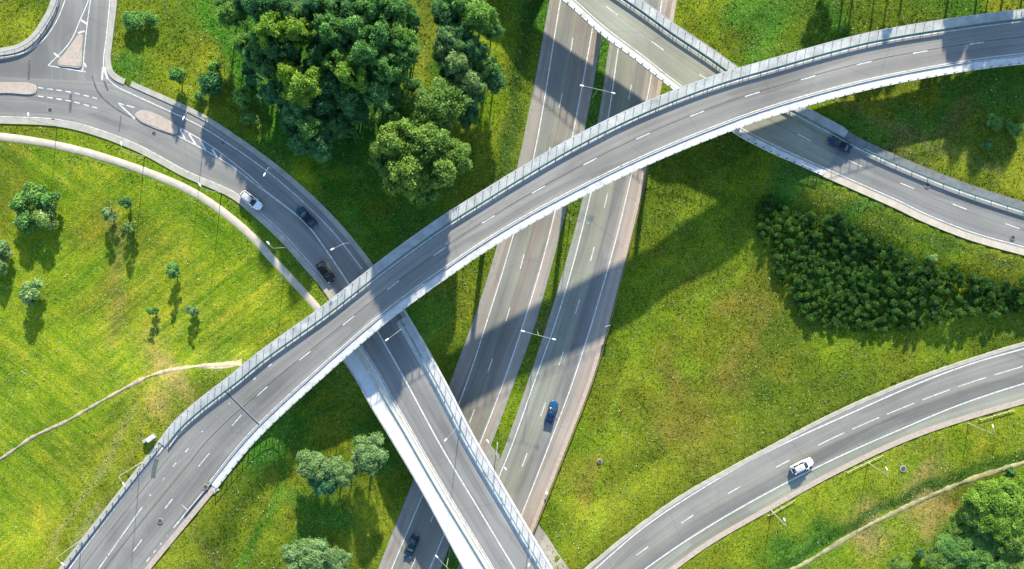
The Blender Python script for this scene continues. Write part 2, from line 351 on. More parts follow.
# ground cover colours at picture points: patchy meadow; shade put into dark greens, shaded band brightened
LIME=(.155,.245,.010); LIME2=(.185,.265,.014); DGR=(.055,.165,.016); OLV=(.145,.185,.012); YEL=(.225,.275,.018); RED=(.175,.17,.025); MID=(.095,.155,.010); BRN=(.13,.135,.03); STRAW=(.33,.26,.10); DK=(.03,.125,.014); BRT=(.22,.31,.01)
CC = [(20,250,LIME),(60,180,LIME),(100,160,LIME2),(150,190,LIME),(80,270,LIME),(150,300,LIME2),(220,260,LIME),(270,310,LIME2),(50,340,LIME),(120,350,LIME2),(200,340,LIME),(0,400,LIME2),(60,400,LIME),(30,480,LIME),(20,540,LIME2),(90,410,LIME),(5,300,LIME),(115,225,OLV),(110,290,OLV),(0,205,OLV),(10,150,OLV),
 (150,430,YEL),(185,460,OLV),(140,450,YEL),(115,470,YEL),(80,515,YEL),(50,560,YEL),(125,440,YEL),(160,410,YEL),(165,395,STRAW),(180,385,STRAW),(200,385,OLV),(120,450,OLV),(100,480,OLV),(90,510,YEL),(70,530,YEL),(60,555,OLV),(130,420,MID),(210,372,MID),(145,405,YEL),
 (15,10,OLV),(10,30,YEL),(25,28,YEL),(0,45,OLV),(40,5,MID),
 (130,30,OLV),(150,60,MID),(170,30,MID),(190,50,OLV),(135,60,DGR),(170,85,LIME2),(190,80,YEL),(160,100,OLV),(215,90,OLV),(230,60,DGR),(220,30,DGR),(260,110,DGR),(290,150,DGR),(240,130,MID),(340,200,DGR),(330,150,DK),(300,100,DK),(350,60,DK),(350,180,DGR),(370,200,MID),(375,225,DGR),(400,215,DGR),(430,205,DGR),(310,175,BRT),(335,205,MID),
 (425,30,YEL),(422,70,YEL),(418,100,OLV),(500,20,MID),(510,60,OLV),(505,100,LIME2),(490,130,OLV),(480,150,OLV),(500,170,MID),(540,10,DGR),(530,60,MID),(480,180,MID),(485,110,LIME),(495,50,LIME2),
 (430,300,DGR),(450,290,OLV),(460,310,OLV),(450,340,MID),(440,280,BRN),(480,270,OLV),(500,250,MID),(415,315,DGR),(470,260,DGR),
 (300,410,DGR),(270,450,DGR),(320,420,OLV),(340,430,OLV),(285,480,OLV),(265,500,YEL),(250,540,YEL),(240,530,MID),(280,520,OLV),(220,520,OLV),(230,500,MID),(245,480,MID),(300,520,DGR),(360,490,OLV),(380,500,YEL),(375,520,YEL),(390,480,MID),(360,540,OLV),(330,510,DGR),(370,430,DGR),(390,455,DGR),(200,550,BRN),(210,540,MID),(185,560,YEL),(230,560,MID),(340,560,MID),(260,560,MID),
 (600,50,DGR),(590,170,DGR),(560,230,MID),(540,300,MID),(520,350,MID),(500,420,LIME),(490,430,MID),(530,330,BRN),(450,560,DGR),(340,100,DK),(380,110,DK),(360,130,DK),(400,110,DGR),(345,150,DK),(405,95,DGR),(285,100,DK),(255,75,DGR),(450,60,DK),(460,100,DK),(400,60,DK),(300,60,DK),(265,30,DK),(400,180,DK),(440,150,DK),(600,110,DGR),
 (690,15,LIME2),(700,40,OLV),(730,40,OLV),(720,20,LIME),(760,20,DGR),(745,45,DGR),(800,20,MID),(830,20,DGR),(850,40,OLV),(900,10,MID),(990,5,YEL),(960,10,DGR),(750,5,DGR),(690,55,LIME2),
 (850,100,OLV),(880,100,OLV),(915,95,OLV),(900,130,DGR),(940,110,DGR),(960,150,MID),(900,145,BRN),(950,165,YEL),(980,170,OLV),(1010,185,YEL),(1000,140,MID),(980,90,DGR),(1010,100,DGR),(860,120,DGR),(960,120,BRN),(1000,120,MID),
 (670,200,MID),(680,230,MID),(650,250,OLV),(700,180,MID),(720,170,MID),(650,290,LIME),(690,210,LIME),(670,260,LIME),(720,190,LIME),(640,330,LIME),(610,350,MID),(640,220,MID),(720,230,LIME),(730,260,LIME2),(700,300,LIME),(740,300,RED),(720,330,OLV),(690,290,OLV),(760,340,RED),(700,340,OLV),(770,360,OLV),(670,380,RED),(720,400,OLV),(760,400,MID),(800,380,MID),(640,400,OLV),(650,450,MID),(680,430,RED),(620,460,OLV),(600,440,LIME),(590,480,RED),(630,490,OLV),(570,500,LIME2),(560,530,MID),(600,520,OLV),(580,555,OLV),(660,480,OLV),(640,380,LIME2),(605,400,OLV),(700,370,LIME),(735,370,RED),(850,370,MID),(900,350,OLV),(950,345,LIME),(850,340,LIME),(760,280,OLV),(745,220,MID),(780,170,DGR),(800,190,DGR),(740,150,MID),(760,180,MID),(830,200,OLV),(860,210,DGR),(900,230,MID),(870,225,OLV),(940,250,MID),(920,255,LIME),(960,265,LIME),(980,255,OLV),(1010,270,OLV),(1000,300,MID),(850,270,DGR),(900,290,DGR),(780,330,MID),(1000,340,MID),(860,330,LIME),(940,335,LIME2),
 (760,530,OLV),(800,510,LIME2),(850,490,LIME2),(840,500,YEL),(900,470,LIME2),(920,460,OLV),(950,440,LIME),(1000,430,LIME2),(880,480,YEL),(980,440,YEL),(740,550,LIME2),(720,565,OLV),(930,480,STRAW),(880,520,STRAW),(860,530,STRAW),(840,550,LIME2),(900,530,LIME2),(930,510,STRAW),(950,490,BRN),(920,550,LIME),(960,540,DGR),(1000,500,LIME),(1010,480,LIME2),(980,480,MID),(880,500,MID),(840,520,MID),(940,485,MID),(980,463,MID),(1010,440,LIME2),(800,550,DGR),(820,545,DGR),(900,560,LIME)]
ca = np.array([(a, b, *c) for a, b, c in CC], float); ca[:, 2:] *= (.80, .83, .62); ca[(ca[:, 0] > 560) & (ca[:, 1] < 460), 2:] *= (.90, .88, .95)
cP = np.array([ground_at(a, b)[:2] for a, b in ca[:, :2]])
TRACKS_AND_SHADE = []
for pts_, wd, c, s_ in [([(690,624),(750,585),(790,562),(860,521),(930,487),(975,471),(1024,455),(1080,434)], 1.6, (.025,.075,.006), .85),  # dark ditch line above the trail, its shading put into the ground colour
   ([(203,-30),(208,10),(228,50),(258,98),(300,150),(345,200),(385,240)], 1.1, (.03,.14,.006), .8), ([(212,-10),(240,55),(270,100),(310,150)], .7, (.09,.17,.02), .5),
   ([(428,-30),(426,20),(422,60),(416,100)], 2.2, (.125,.175,.018), .8), ([(540,-20),(520,60),(510,140),(495,200)], 2.4, (.03,.075,.008), .8),
   ([(262,440),(285,480),(268,520),(225,580)], 1.0, (.04,.15,.008), .7), ([(300,420),(290,470),(262,520),(240,580)], .8, (.035,.12,.008), .6), ([(250,470),(290,430),(330,410)], 1.5, (.03,.12,.008), .6),
   ([(790,150),(740,165),(700,190),(675,240),(650,300),(630,360),(612,420),(600,500),(585,560)], 1.5, (.13,.20,.01), .6), ([(760,170),(770,230),(745,260),(700,300),(690,330)], 1.6, (.14,.2,.01), .5),
   ([(100,520),(135,440),(160,395),(190,375)], .9, (.14,.15,.03), .5), ([(40,568),(75,510),(110,455),(140,405)], .9, (.22,.22,.06), .6), ([(60,590),(85,530),(100,510)], 1.3, (.25,.27,.09), .6),
   ([(112,205),(117,240),(118,290),(112,340)], 2.0, (.15,.15,.03), .5), ([(785,165),(850,205),(920,235),(1024,268)], 1.4, (.035,.08,.01), .6),
   ([(835,100),(850,108),(920,140),(1000,170)], 1.0, (.12,.12,.04), .5)]:
    p_ = catmull(pts_, 4.0); TRACKS_AND_SHADE.append((np.array([ground_at(*v)[:2] for v in p_]), wd, c, s_))
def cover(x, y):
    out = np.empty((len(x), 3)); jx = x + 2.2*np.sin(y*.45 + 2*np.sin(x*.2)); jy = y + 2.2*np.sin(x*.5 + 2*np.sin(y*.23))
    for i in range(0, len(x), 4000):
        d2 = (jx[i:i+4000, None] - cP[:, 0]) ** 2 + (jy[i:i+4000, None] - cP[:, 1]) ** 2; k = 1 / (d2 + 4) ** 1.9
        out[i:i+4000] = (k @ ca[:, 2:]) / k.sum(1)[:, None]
    for P, wd, c, s_ in TRACKS_AND_SHADE:
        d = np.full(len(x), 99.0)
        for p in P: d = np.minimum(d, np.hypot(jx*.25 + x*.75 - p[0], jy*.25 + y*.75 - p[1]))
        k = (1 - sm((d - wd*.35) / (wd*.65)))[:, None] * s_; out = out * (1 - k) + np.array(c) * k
    return out
mow_poly = W(*np.array([(-200,120),(0,138),(120,165),(220,215),(320,315),(230,372),(150,378),(60,425),(-20,462),(-20,580),(60,560),(90,490),(150,400),(160,370),(-200,370)]).T, 7)[:, :2]
mown = np.zeros(len(bx_))
mown[inside(bx_, by_, W(*np.array([(-200,120),(0,142),(120,170),(220,220),(318,318),(240,362),(150,374),(125,420),(70,500),(10,580),(-60,680),(-400,680),(-400,120)], float).T, 7)[:, :2])] = 1
def ground_mat():
    m, t, b = mat('meadow', .95, .08); P = geo_pos(t)
    a = N(t, 'ShaderNodeAttribute', attribute_name='cover').outputs['Color']; mw = N(t, 'ShaderNodeAttribute', attribute_name='mown').outputs['Fac']
    n1 = ramp(t, noise(t, P, .3, 6, .62), [(.28, (.68,.76,.75)), (.5, (1,1,1)), (.72, (1.35,1.2,1.1))])
    n2 = ramp(t, noise(t, P, 1.3, 6, .7), [(.28, (.6,.66,.6)), (.5, (1,1,1)), (.74, (1.4,1.25,1.4))])
    n3 = ramp(t, noise(t, P, 4.5, 4, .8), [(.32, (.42,.5,.4)), (.5,(1,1,1)), (.68, (1.75,1.5,2.0))])
    n0 = ramp(t, noise(t, P, .09, 4, .6), [(.3, (.85,.92,.9)), (.7, (1.18,1.06,1))])
    c = a
    for x in (n0, n1, n2, n3): c = mix(t, 'MULTIPLY', 1, c, x)
    # mower lines in the western field
    s1 = ramp(t, noise(t, mapping(t, mapping(t, P, (1,1,1), (0,0,R_(-38))), (.035, .75, .2)), 1, 5, .7), [(.36, (.55,.74,.6)), (.5,(1,1,1)), (.66, (1.6,1.2,1.8))])
    s2 = ramp(t, noise(t, mapping(t, mapping(t, P, (1,1,1), (0,0,R_(38))), (.035, .65, .2)), 1, 5, .7), [(.36, (.6,.78,.6)), (.5,(1,1,1)), (.66, (1.5,1.2,1.7))])
    sel = ramp(t, noise(t, P, .022, 1), [(.46, 0), (.54, 1)])
    c = mix(t, 'MIX', mw, c, mix(t, 'MULTIPLY', 1, c, mix(t, 'MIX', sel, s1, s2)))
    # pale flower heads
    fl = ramp(t, noise(t, P, 3.1, 2, .9), [(.62, 0), (.68, .6)])
    c = mix(t, 'MIX', fl, c, (.42,.44,.26))
    t.links.new(c, b.inputs['Base Color']); bump(t, b, noise(t, P, 3.5, 5, .75), .9, .22); return m
M_ground = ground_mat()
ny_, nx_ = GX.shape; ii = (np.arange(ny_ - 1)[:, None] * nx_ + np.arange(nx_ - 1)[None]).ravel()
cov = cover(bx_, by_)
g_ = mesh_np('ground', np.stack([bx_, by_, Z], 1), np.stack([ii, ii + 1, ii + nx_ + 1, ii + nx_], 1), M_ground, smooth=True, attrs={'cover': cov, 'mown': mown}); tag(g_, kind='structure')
# land running on to the horizon, welded in height to the border of the near ground
far = [0, 60, 200, 600, 2500]; co = []; fc = []; cc = []
ring = [(x, Y0) for x in gx[::5]] + [(X1, y) for y in gy[5::5]] + [(x, Y1) for x in gx[::-1][5::5]] + [(X0, y) for y in gy[::-1][5:-1:5]]
for k, d in enumerate(far):
    for x, y in ring:
        r = math.hypot(x, y); X_, Y_ = x * (1 + d / r), y * (1 + d / r); h = float(TH(x, y)); co.append((X_, Y_, h if k == 0 else h * .6 + 1.5 if k == 1 else 4)); cc.append((.11,.17,.015))
nr = len(ring)
for k in range(len(far) - 1):
    for i in range(nr): j = (i + 1) % nr; fc.append([k*nr+i, (k+1)*nr+i, (k+1)*nr+j, k*nr+j])
tag(mesh_np('fields', co, fc, M_ground, attrs={'cover': np.array(cc), 'mown': np.zeros(len(co))}), kind='structure')

# ------------------------------------------------------------------ roads on the ground
def road(name): return empty(name, kind='structure')
def curb(S, name, m, parent, side, o0, o1, top, s0=None, s1=None, bot=-.6):
    return S.sweep(name, [(side, o0, bot), (side, o1, bot), (side, o1, top), (side, o0, top)], m, parent, s0, s1)
PER = 10.95
def cl(pts, S, anchor, on=2.9, per=PER, dz=.006, wd=.17): P = line_w(pts, S, dz); a = S.z(np.array([anchor], float))[0]; return (P, wd, dashes(P, on, per, anchor, a + dz))
# motorway
for S, mm, lw, rw, c, anc in (
  (MW1, A_mot, [(602,-230),(582,-120),(560,3),(533.7,157),(507,257),(489,315),(467,382),(446,437),(422.6,495),(391.7,569),(350,670)], [(640,-230),(618,-120),(597,3),(572,138.5),(556,208),(542.7,260),(524,322),(504.7,379),(483,436),(445,532),(430,568),(388,670)],
   [(621,-230),(600,-120),(578,0),(571,50),(560,104),(532,222),(508,314),(491,363),(472,416),(431,521),(411,569),(369,670)], (508,314)),
  (MW2, A_mot2, [(671,-230),(648,-120),(626,0),(618,50),(608,118),(591,192.6),(574.3,260),(557,318),(535,380),(512,445),(499,477),(462,569),(425,670)], [(706,-230),(684,-120),(662,0),(651.5,75),(646,103.5),(628,190),(607,272),(573.8,379),(551,440),(522,514),(499,570),(457,670)],
   [(689,-230),(668,-120),(645,0),(632,82),(612,175),(594,248),(578,305),(561,359),(543,410),(522,467),(503,515),(481,569),(441,670)], (578,306))):
    r = road('motorway'); S.sheet('asphalt', ('L', .25), ('R', -.25), mm, r)
    P1, P2 = line_w(lw, S, .006), line_w(rw, S, .006)
    paint('edge_line', [(P1, .2, None), (P2, .2, None)], M_paint, r); paint('centre_line', [cl(c, S, anc)], M_paint, r)
    curb(S, 'verge', M_verge, r, 'L', -.45, .25, .02); curb(S, 'verge', M_verge if S is MW1 else M_pink, r, 'R', -.25, .55, .02)
# ramp
r = road('ramp_road'); RAMP.sheet('asphalt', ('L', .75), ('R', -.85), A_ramp, r)
curb(RAMP, 'kerb', M_kerb, r, 'L', 0, .75, .05); curb(RAMP, 'kerb', M_pink, r, 'R', -.85, .15, .06)
dl = [(545,612),(594,570),(645.5,526),(712,482.5),(768,451.5),(848,414.5),(928,379.5),(975,362.5),(1024,348.6),(1100,329)]
dr = [(590,615),(618,590),(662,557),(712,524.5),(768,492.5),(834,459),(901.5,429),(962,404),(1024,383.5),(1100,363)]
P = line_w(dl, RAMP, .006); Q = line_w(dr, RAMP, .006); paint('edge_line', [(P, .24, None), (Q, .24, None)], M_paint, r)
dc = [(590,590),(641,552),(687.5,519),(736,489),(788,461),(830,439.4),(865,423.6),(901,408.5),(937,394.4),(975,381),(1024,366)]
P = line_w(dc, RAMP, .006); sp = W(806, 452, 3.5)
q = np.r_[0, np.cumsum(np.linalg.norm(np.diff(P, axis=0), axis=1))]; sx_ = q[((P - sp) ** 2).sum(1).argmin()]
d1 = [x for x in dashes(P, 2.9, PER, (687.5,519), 3.8) if x[1] < sx_]; d2 = [x for x in dashes(P, 5.8, 7.45, (865,423.6), 3.5) if x[0] > sx_]
paint('centre_line', [(P, .17, d1 + d2)], M_paint, r)
# flyover approach
r = r_fly = road('flyover_approach'); FLY.sheet('asphalt', ('L', 1.0), ('R', -1.0), A_fly, r, None, sF_b0)
curb(FLY, 'kerb', M_kerb, r, 'L', 0, 1.0, .06, None, sF_b0); curb(FLY, 'kerb', M_pink, r, 'R', -1.0, 0, .08, None, sF_b0)
flyL = [(5,661),(35,618),(69,569),(115,508),(163,447.5),(181,427)]; flyR = [(100,622),(143,566),(208,486),(222,470)]
paint('edge_line', [(line_w(flyL, FLY, .006), .2, None), (line_w(flyR, FLY, .006), .2, None), (line_w([(60,625),(98.5,569),(142,507.5)], FLY, .006), .18, None), (line_w([(182,504),(188,510)], FLY, .006), .35, None)], M_paint, r)
P = line_w([(100,596),(133,551.5),(168.5,504),(205,458.5),(243,413)], FLY, .006); paint('centre_line', [(P, .17, dashes(P, 2.9, 10.7, (168.5,504), 9.6)[:60])], M_paint, r)
P = line_w([(141,508),(150.5,494.7),(163,480),(175,464),(189,448),(202,432),(222,411)], FLY, .006); paint('taper_line', [(P, .22, dashes(P, 1.0, 3.75, (163,480), 9.6))], M_paint, r)
# loop road on the ground + roundabout mouth
r = road('loop_road'); LOOP.sheet('asphalt', ('L', .3), ('R', 0), A_loop, r, None, sA_b)
curb(LOOP, 'kerb', M_kerb, r, 'L', -.85, .3, .1, LOOP.s_at(-40, 97), sA_b)
sk = LOOP.s_at(150, 125); curb(LOOP, 'kerb', M_kerb, r, 'R', .95, 1.95, .12, LOOP.s_at(121,111), sA_b); LOOP.sheet('shoulder', ('R', 0), ('R', .95), A_loop, r, LOOP.s_at(118,110), sA_b, -.002, 1)
bm = bmesh.new(); vs = [bm.verts.new(v) for v in jw]; f = bm.faces.new(vs); bmesh.ops.triangulate(bm, faces=[f]); o = bm_obj('junction_asphalt', bm, A_loop, r)
if o.data.polygons[0].normal.z < 0: o.data.flip_normals()
o.data.uv_layers.new(name='UVMap'); uvl = o.data.uv_layers[0].data
for l in o.data.loops: v = o.data.vertices[l.vertex_index].co; uvl[l.index].uv = (.35 + .1 * math.sin(v.x * .15), v.y)
def ribbon_w(name, pts, z, w0, w1, m, parent, bot=-.4, top=.12):
    """raised strip along a measured line, offset w0..w1 metres to its left"""
    P = line_w(pts, z, 0); T = np.gradient(P, axis=0)[:, :2]; T /= np.linalg.norm(T, axis=1)[:, None]; Nn = np.stack([-T[:, 1], T[:, 0], 0 * T[:, 0]], 1)
    A, B = P + Nn * w0, P + Nn * w1; n = len(P); u = np.array([0, 0, 1.])
    co = np.stack([A + u*bot, B + u*bot, B + u*top, A + u*top], 1).reshape(-1, 3); f = []
    for i in range(n - 1):
        for j in range(4): f.append([4*i+j, 4*i+(j+1) % 4, 4*(i+1)+(j+1) % 4, 4*(i+1)+j])
    f += [[3,2,1,0], [4*n-4, 4*n-3, 4*n-2, 4*n-1]]; o = mesh_np(name, co, f, m, parent)
    bm = bmesh.new(); bm.from_mesh(o.data); bmesh.ops.recalc_face_normals(bm, faces=bm.faces[:]); bm.to_mesh(o.data); bm.free(); return o
isl = [(-60,57),(0,55),(22,50),(36,40),(48,23),(56,7),(62,-20),(70,-60)]
ribbon_w('kerb', isl, 7, -.1, 1.3, M_kerb, r)
ribbon_w('kerb', [(115,-60),(111.5,0),(107,40),(105,60),(107,71),(111,77),(117,81.5),(124,84.5)], 7, 0, 1.1, M_kerb, r, top=.13)
paint('edge_line', [(line_w([(80,-50),(64,3),(57,20),(45,38),(30,50),(10,56),(-40,60)], 7, .008), .16, None), (line_w([(114,-50),(110,0),(106,40),(103.5,62),(106,76),(116,86),(133,94.5),(167,110),(200,126),(234,147.5),(256,163),(275,177.5),(308,206.5),(336,235.5),(362,269)], 7, .008), .18, None),
  (line_w([(-60,115.5),(0,116.5),(67,121),(133,142.5),(187,171),(235,192.5),(257,209.5)], 7, .008), .14, None), (line_w([(257,209.5),(285,235.5),(306,259),(331,289),(354,330)], 7, .008), .14, None),
  (line_w([(86,72),(48,65.5)], 7, .008), .16, None), (line_w([(48,65.5),(70,42),(80,20),(89,-2),(96,-40)], 7, .008), .16, None), (line_w([(82.6,71.5),(86,34),(90.5,0),(97,-40)], 7, .008), .16, None),
  (line_w([(180,128),(205,142),(230,160),(252,178),(262.7,188)], 7, .008), .16, None), (line_w([(177,135.5),(205,150),(230,165),(250,180),(262.7,190)], 7, .008), .16, None)], M_paint, r)
paint('centre_line', [(line_w([(262.7,189),(306,223.8),(325.3,249),(347.4,282),(364,309)], 7, .008), .26, None)], M_paint, r)
P = line_w([(38,87.5),(70,92),(97,98.5)], 7, .008); Q = line_w([(38,96),(70,101),(97,108)], 7, .008); X = line_w([(118,103),(136,108)], 7, .008); Y = line_w([(119,104),(135,119)], 7, .008)
paint('dashed_line', [(P, .2, [(k*1.75, k*1.75+1.05) for k in range(9)]), (Q, .2, [(k*1.75, k*1.75+1.05) for k in range(9)]), (X, .2, [(0,1.2),(1.6,3.2)]), (Y, .25, None)], M_paint, r)
paint('dark_mark', [(line_w(a, 7, .004), wd_, None) for a, wd_ in (([(29.5,60),(28.5,80)],.45),([(71,94),(70,113)],.5),([(104,81),(108,91)],.4),([(92,76),(98,92),(112,106),(132,118)],.3),([(155,131),(153,136)],.5),([(225,140),(222,144)],.5),([(121,116),(119,132)],.2))], simple('dark_mark_tone', (.10,.10,.095), .8, .3, 1), r)  # dark joints and thin dark lines painted over the asphalt
ch = [(line_w(a, 7, .010), .34, None) for a in ([(180,129),(185,139)],[(189,134),(196,145)],[(200,140),(206,151)],[(212,149),(217,157)],[(78,33),(84.5,31)],[(81,20),(87,24)],[(54,53),(59,57)],[(84,63),(86,67)],[(103,67),(102,80)],[(104.5,67),(107.5,79)])]
paint('hatching', ch, M_paint, r)
def island(pts, lab):
    Pp = catmull(pts + [pts[0]], 2.0)[:-1]; p = W(Pp[:, 0], Pp[:, 1], 7.0); c = p.mean(0); e = empty('traffic_island', (c[0], c[1], 7.0), kind='structure')
    def prism(name, q, z0, z1, m):
        bm = bmesh.new(); a = [bm.verts.new((v[0]-c[0], v[1]-c[1], z0)) for v in q]; b = [bm.verts.new((v[0]-c[0], v[1]-c[1], z1)) for v in q]; n = len(q)
        bm.faces.new(b); bm.faces.new(a[::-1])
        for i in range(n): bm.faces.new([a[i], a[(i+1) % n], b[(i+1) % n], b[i]])
        bmesh.ops.triangulate(bm, faces=[f for f in bm.faces if len(f.verts) > 4]); return bm_obj(name, bm, m, e)
    prism('kerb', p, -.2, .15, M_kerb); d = p - c; prism('paving', c + d * (1 - .28 / np.linalg.norm(d, axis=1)[:, None]), .16, .19, M_pink)
island([(77.5,36),(80,34),(82.6,36),(82.2,52),(81.5,66),(79.5,68),(70,67),(59,65.5),(58,62),(66,52)], '')
island([(136,117),(135.5,113.5),(140,110.5),(146,110.3),(153,112.6),(173,122.9),(178.2,128),(177.5,133),(174,134.5),(168.5,133),(150,126),(141,121.8)], '')
island([(-60,82),(10,82.3),(30,83),(36,86),(37,90.5),(34,94),(10,93.4),(-60,93)], '')

# ------------------------------------------------------------------ paths following the ground
POLYS = [S.poly(a, b, l, r) for S, a, b, l, r in ((FLY, None, sF_ab, .3, .3), (LOOP, None, sA_b + 14, 1.3, 2.2), (CROSS, sB_e - 14, None, .3, .3), (MW1, None, None, .7, .6), (MW2, None, None, .7, .9), (RAMP, None, None, .2, .4))]
POLYS.append(jw[:, :2])
def path(name, pts, wd, m, edge=.0, lift=.07, kind='structure'):
    p = catmull(pts, 2.0); P = np.array([ground_at(*v) for v in p]); T = np.gradient(P, axis=0)[:, :2]; T /= np.linalg.norm(T, axis=1)[:, None]
    Nn = np.stack([-T[:, 1], T[:, 0]], 1); n = len(P); u = np.linspace(-.5, .5, 5)
    wv = wd * (1 + edge * smooth1(rng.normal(0, 1.1, n), 2))
    XY = P[:, None, :2] + Nn[:, None, :] * (u[None, :, None] * wv[:, None, None]); z = TH(XY[..., 0], XY[..., 1]) + lift
    z[:, 0] -= .3; z[:, -1] -= .3
    co = np.dstack([XY, z]).reshape(-1, 3); i = (np.arange(n - 1)[:, None] * 5 + np.arange(4)[None]).ravel()
    POLYS.append(np.vstack([XY[:, 0], XY[::-1, -1]]))
    return tag(mesh_np(name, co, np.stack([i, i+5, i+6, i+1], 1)[:, ::-1], m), kind=kind)
path('footpath', [(-60,133),(0,136.5),(67,147.5),(133,167),(187,189),(215,206),(251,235.4),(272,258.6),(293,281),(318,309),(335,332),(348,352)], 2.2, M_path, lift=.1)
path('dirt_trail', [(-40,478),(0,459),(33,437),(67,421),(100,402),(133,384),(150,376),(167,371),(200,366),(240,364.5)], .9, M_trail, .5)
path('dirt_trail', [(700,620),(760,585),(800,566),(868,526),(935,494),(975,478),(1024,462.5),(1080,440)], 1.5, simple('faint_trail', (.27,.25,.12), .95, .35, .9), .4)
path('worn_ground', [(204,366),(212,366),(222,365.5),(242,362.5)], 1.9, M_trail, .25, .055)

zz = np.array([0, 0, 1.])
# ------------------------------------------------------------------ bridges
def road_bridge(S, name, label, s0, s1, wl, wr, ml, mr, mtop, thick=1.1, piers=()):
    """wl / wr: widths of the raised concrete strips at the left and right edge"""
    b = empty(name, label=label, cat='bridge'); S.sheet('carriageway', ('L', wl), ('R', -wr), mtop, b, s0, s1)
    S.sweep('deck_slab', [('L', .55, -.06), ('R', -.55, -.06), ('R', -1.6, -thick * .55), ('R', -3.0, -thick), ('L', 3.0, -thick), ('L', 1.6, -thick * .55)], M_edge, b, s0, s1)
    S.sweep('edge_strip', [('L', 0, -.55), ('L', .5, -.55), ('L', .5, -.05), ('L', wl, -.05), ('L', wl, .16), ('L', 0, .22)], ml, b, s0, s1)
    S.sweep('edge_strip', [('R', 0, -.55), ('R', -.5, -.55), ('R', -.5, -.05), ('R', -wr, -.05), ('R', -wr, .16), ('R', 0, .22)], mr, b, s0, s1)
    for (q, f) in piers:
        P = S.at(q, 'f', f)[0]; U = S.at(q, 'f', .9)[0] - S.at(q, 'f', .1)[0]; ang = math.atan2(U[1], U[0]); g = float(TH(P[0], P[1])) - 1
        bm = bmesh.new(); vs = b_tube(bm, (0, 0, g), (0, 0, P[2] - thick - .5), .5, .5, 20); b_box(bm, (0, 0, P[2] - thick - .26), (2.4, 1.3, .5))
        o = bm_obj('pier', bm, M_edge, b); o.location = (P[0], P[1], 0); o.rotation_euler = (0, 0, ang)
    return b
def pier_list(S, pts, fr=(.5,)): return [(S.s_at(*p), f) for p in pts for f in fr]
bF = road_bridge(FLY, 'flyover_bridge', 'long curved concrete flyover sweeping across the whole scene above both other bridges', sF_b0, None, 1.75, 1.45, M_conc_u, M_conc, A_fly, 1.3, pier_list(FLY, [(305,347),(425,263),(484,225),(575,166),(662,119),(745,85),(880,61),(1000,38)]))
bA = road_bridge(LOOP, 'road_bridge', 'straight lower bridge with a wide white walkway on its left side', sA_b, None, .3, .35, M_conc, M_conc, A_loop, 1.1, pier_list(LOOP, [(420,400),(452,455),(500,530)]))
bB = road_bridge(CROSS, 'road_bridge', 'bridge at the top edge carrying a pale two lane road under the curved flyover', sB_0, sB_e, 1.1, 1.7, M_conc, M_conc_u, A_cross, 1.1, pier_list(CROSS, [(606,4),(722,92)]))
# markings and joints on the flyover
paint('edge_line', [(FLY.at(FLY.rng(sF_b0, None), 'L', 2.25, .006), .16, None), (FLY.at(FLY.rng(sF_b0, None), 'R', -1.95, .006), .16, None)], M_paint, bF)
Pc = FLY.at(FLY.rng(sF_ab, None), 'f', .515, .006); paint('centre_line', [(Pc, .17, dashes(Pc, 2.8, 10.75, (645,136.5), 14.0))], M_paint, bF)
P = line_w([(205,458.5),(243,413),(262,391)], FLY, .007); paint('centre_line', [(P, .17, dashes(P, 2.9, 10.7, (205,458.5), 9.9))], M_paint, bF)
P = line_w([(202,432),(222,411),(250,383),(285,352)], FLY, .007); paint('taper_line', [(P, .2, dashes(P, .9, 3.8, (202,432), 9.9))], M_paint, bF)
Pj = FLY.at(np.array([sF_ab, sF_ab]), 'L', 1.8, .01); a = FLY.at(sF_ab, 'L', 1.85, .009)[0]; b_ = FLY.at(sF_ab, 'R', -1.5, .009)[0]
paint('expansion_joint', [(np.array([a, (a+b_)/2, b_]), .55, None)], M_dark, bF); paint('joint_seal', [(np.array([a, (a+b_)/2, b_]) + (0,0,.004), .12, None)], M_steel, bF)
paint('dark_streak', [(line_w([(157,459),(154.5,468),(153,478)], FLY, .005), .85, None)], simple('dark_streak_tone', (.085,.10,.10), .85, .2, 1), bF)  # dark elongated streak painted on the lane
Ps = FLY.at(FLY.rng(None, None), 'f', .50, .004); M_tar = simple('tar_seam', (.10,.10,.10), .7, .3, 1)
qs = FLY.rng(None, sF_b0); paint('tar_seam', [(FLY.at(qs, 'f', .50, .004), .13, None), (FLY.at(qs, 'f', .24, .004), .1, None)], M_tar, r_fly)
qs = FLY.rng(sF_b0, None); paint('tar_seam', [(FLY.at(qs, 'f', .50, .004), .13, None)], M_tar, bF)
# abutment and wing walls of the flyover
def wall_between(name, S, s0, s1, side, o0, o1, parent, m, ztop=-.3):
    q = S.rng(s0, s1, 2); A = S.at(q, side, o0); B = S.at(q, side, o1); n = len(q); g1 = np.minimum(TH(A[:, 0], A[:, 1]), TH(B[:, 0], B[:, 1])) - 1.2
    co = np.stack([np.c_[A[:, :2], g1], np.c_[B[:, :2], g1], np.c_[B[:, :2], B[:, 2] + ztop], np.c_[A[:, :2], A[:, 2] + ztop]], 1).reshape(-1, 3); f = []
    for i in range(n - 1):
        for j in range(4): f.append([4*i+j, 4*i+(j+1) % 4, 4*(i+1)+(j+1) % 4, 4*(i+1)+j])
    f += [[3,2,1,0], [4*n-4, 4*n-3, 4*n-2, 4*n-1]]; o = mesh_np(name, co, f, m, parent)
    bm = bmesh.new(); bm.from_mesh(o.data); bmesh.ops.recalc_face_normals(bm, faces=bm.faces[:]); bm.to_mesh(o.data); bm.free()
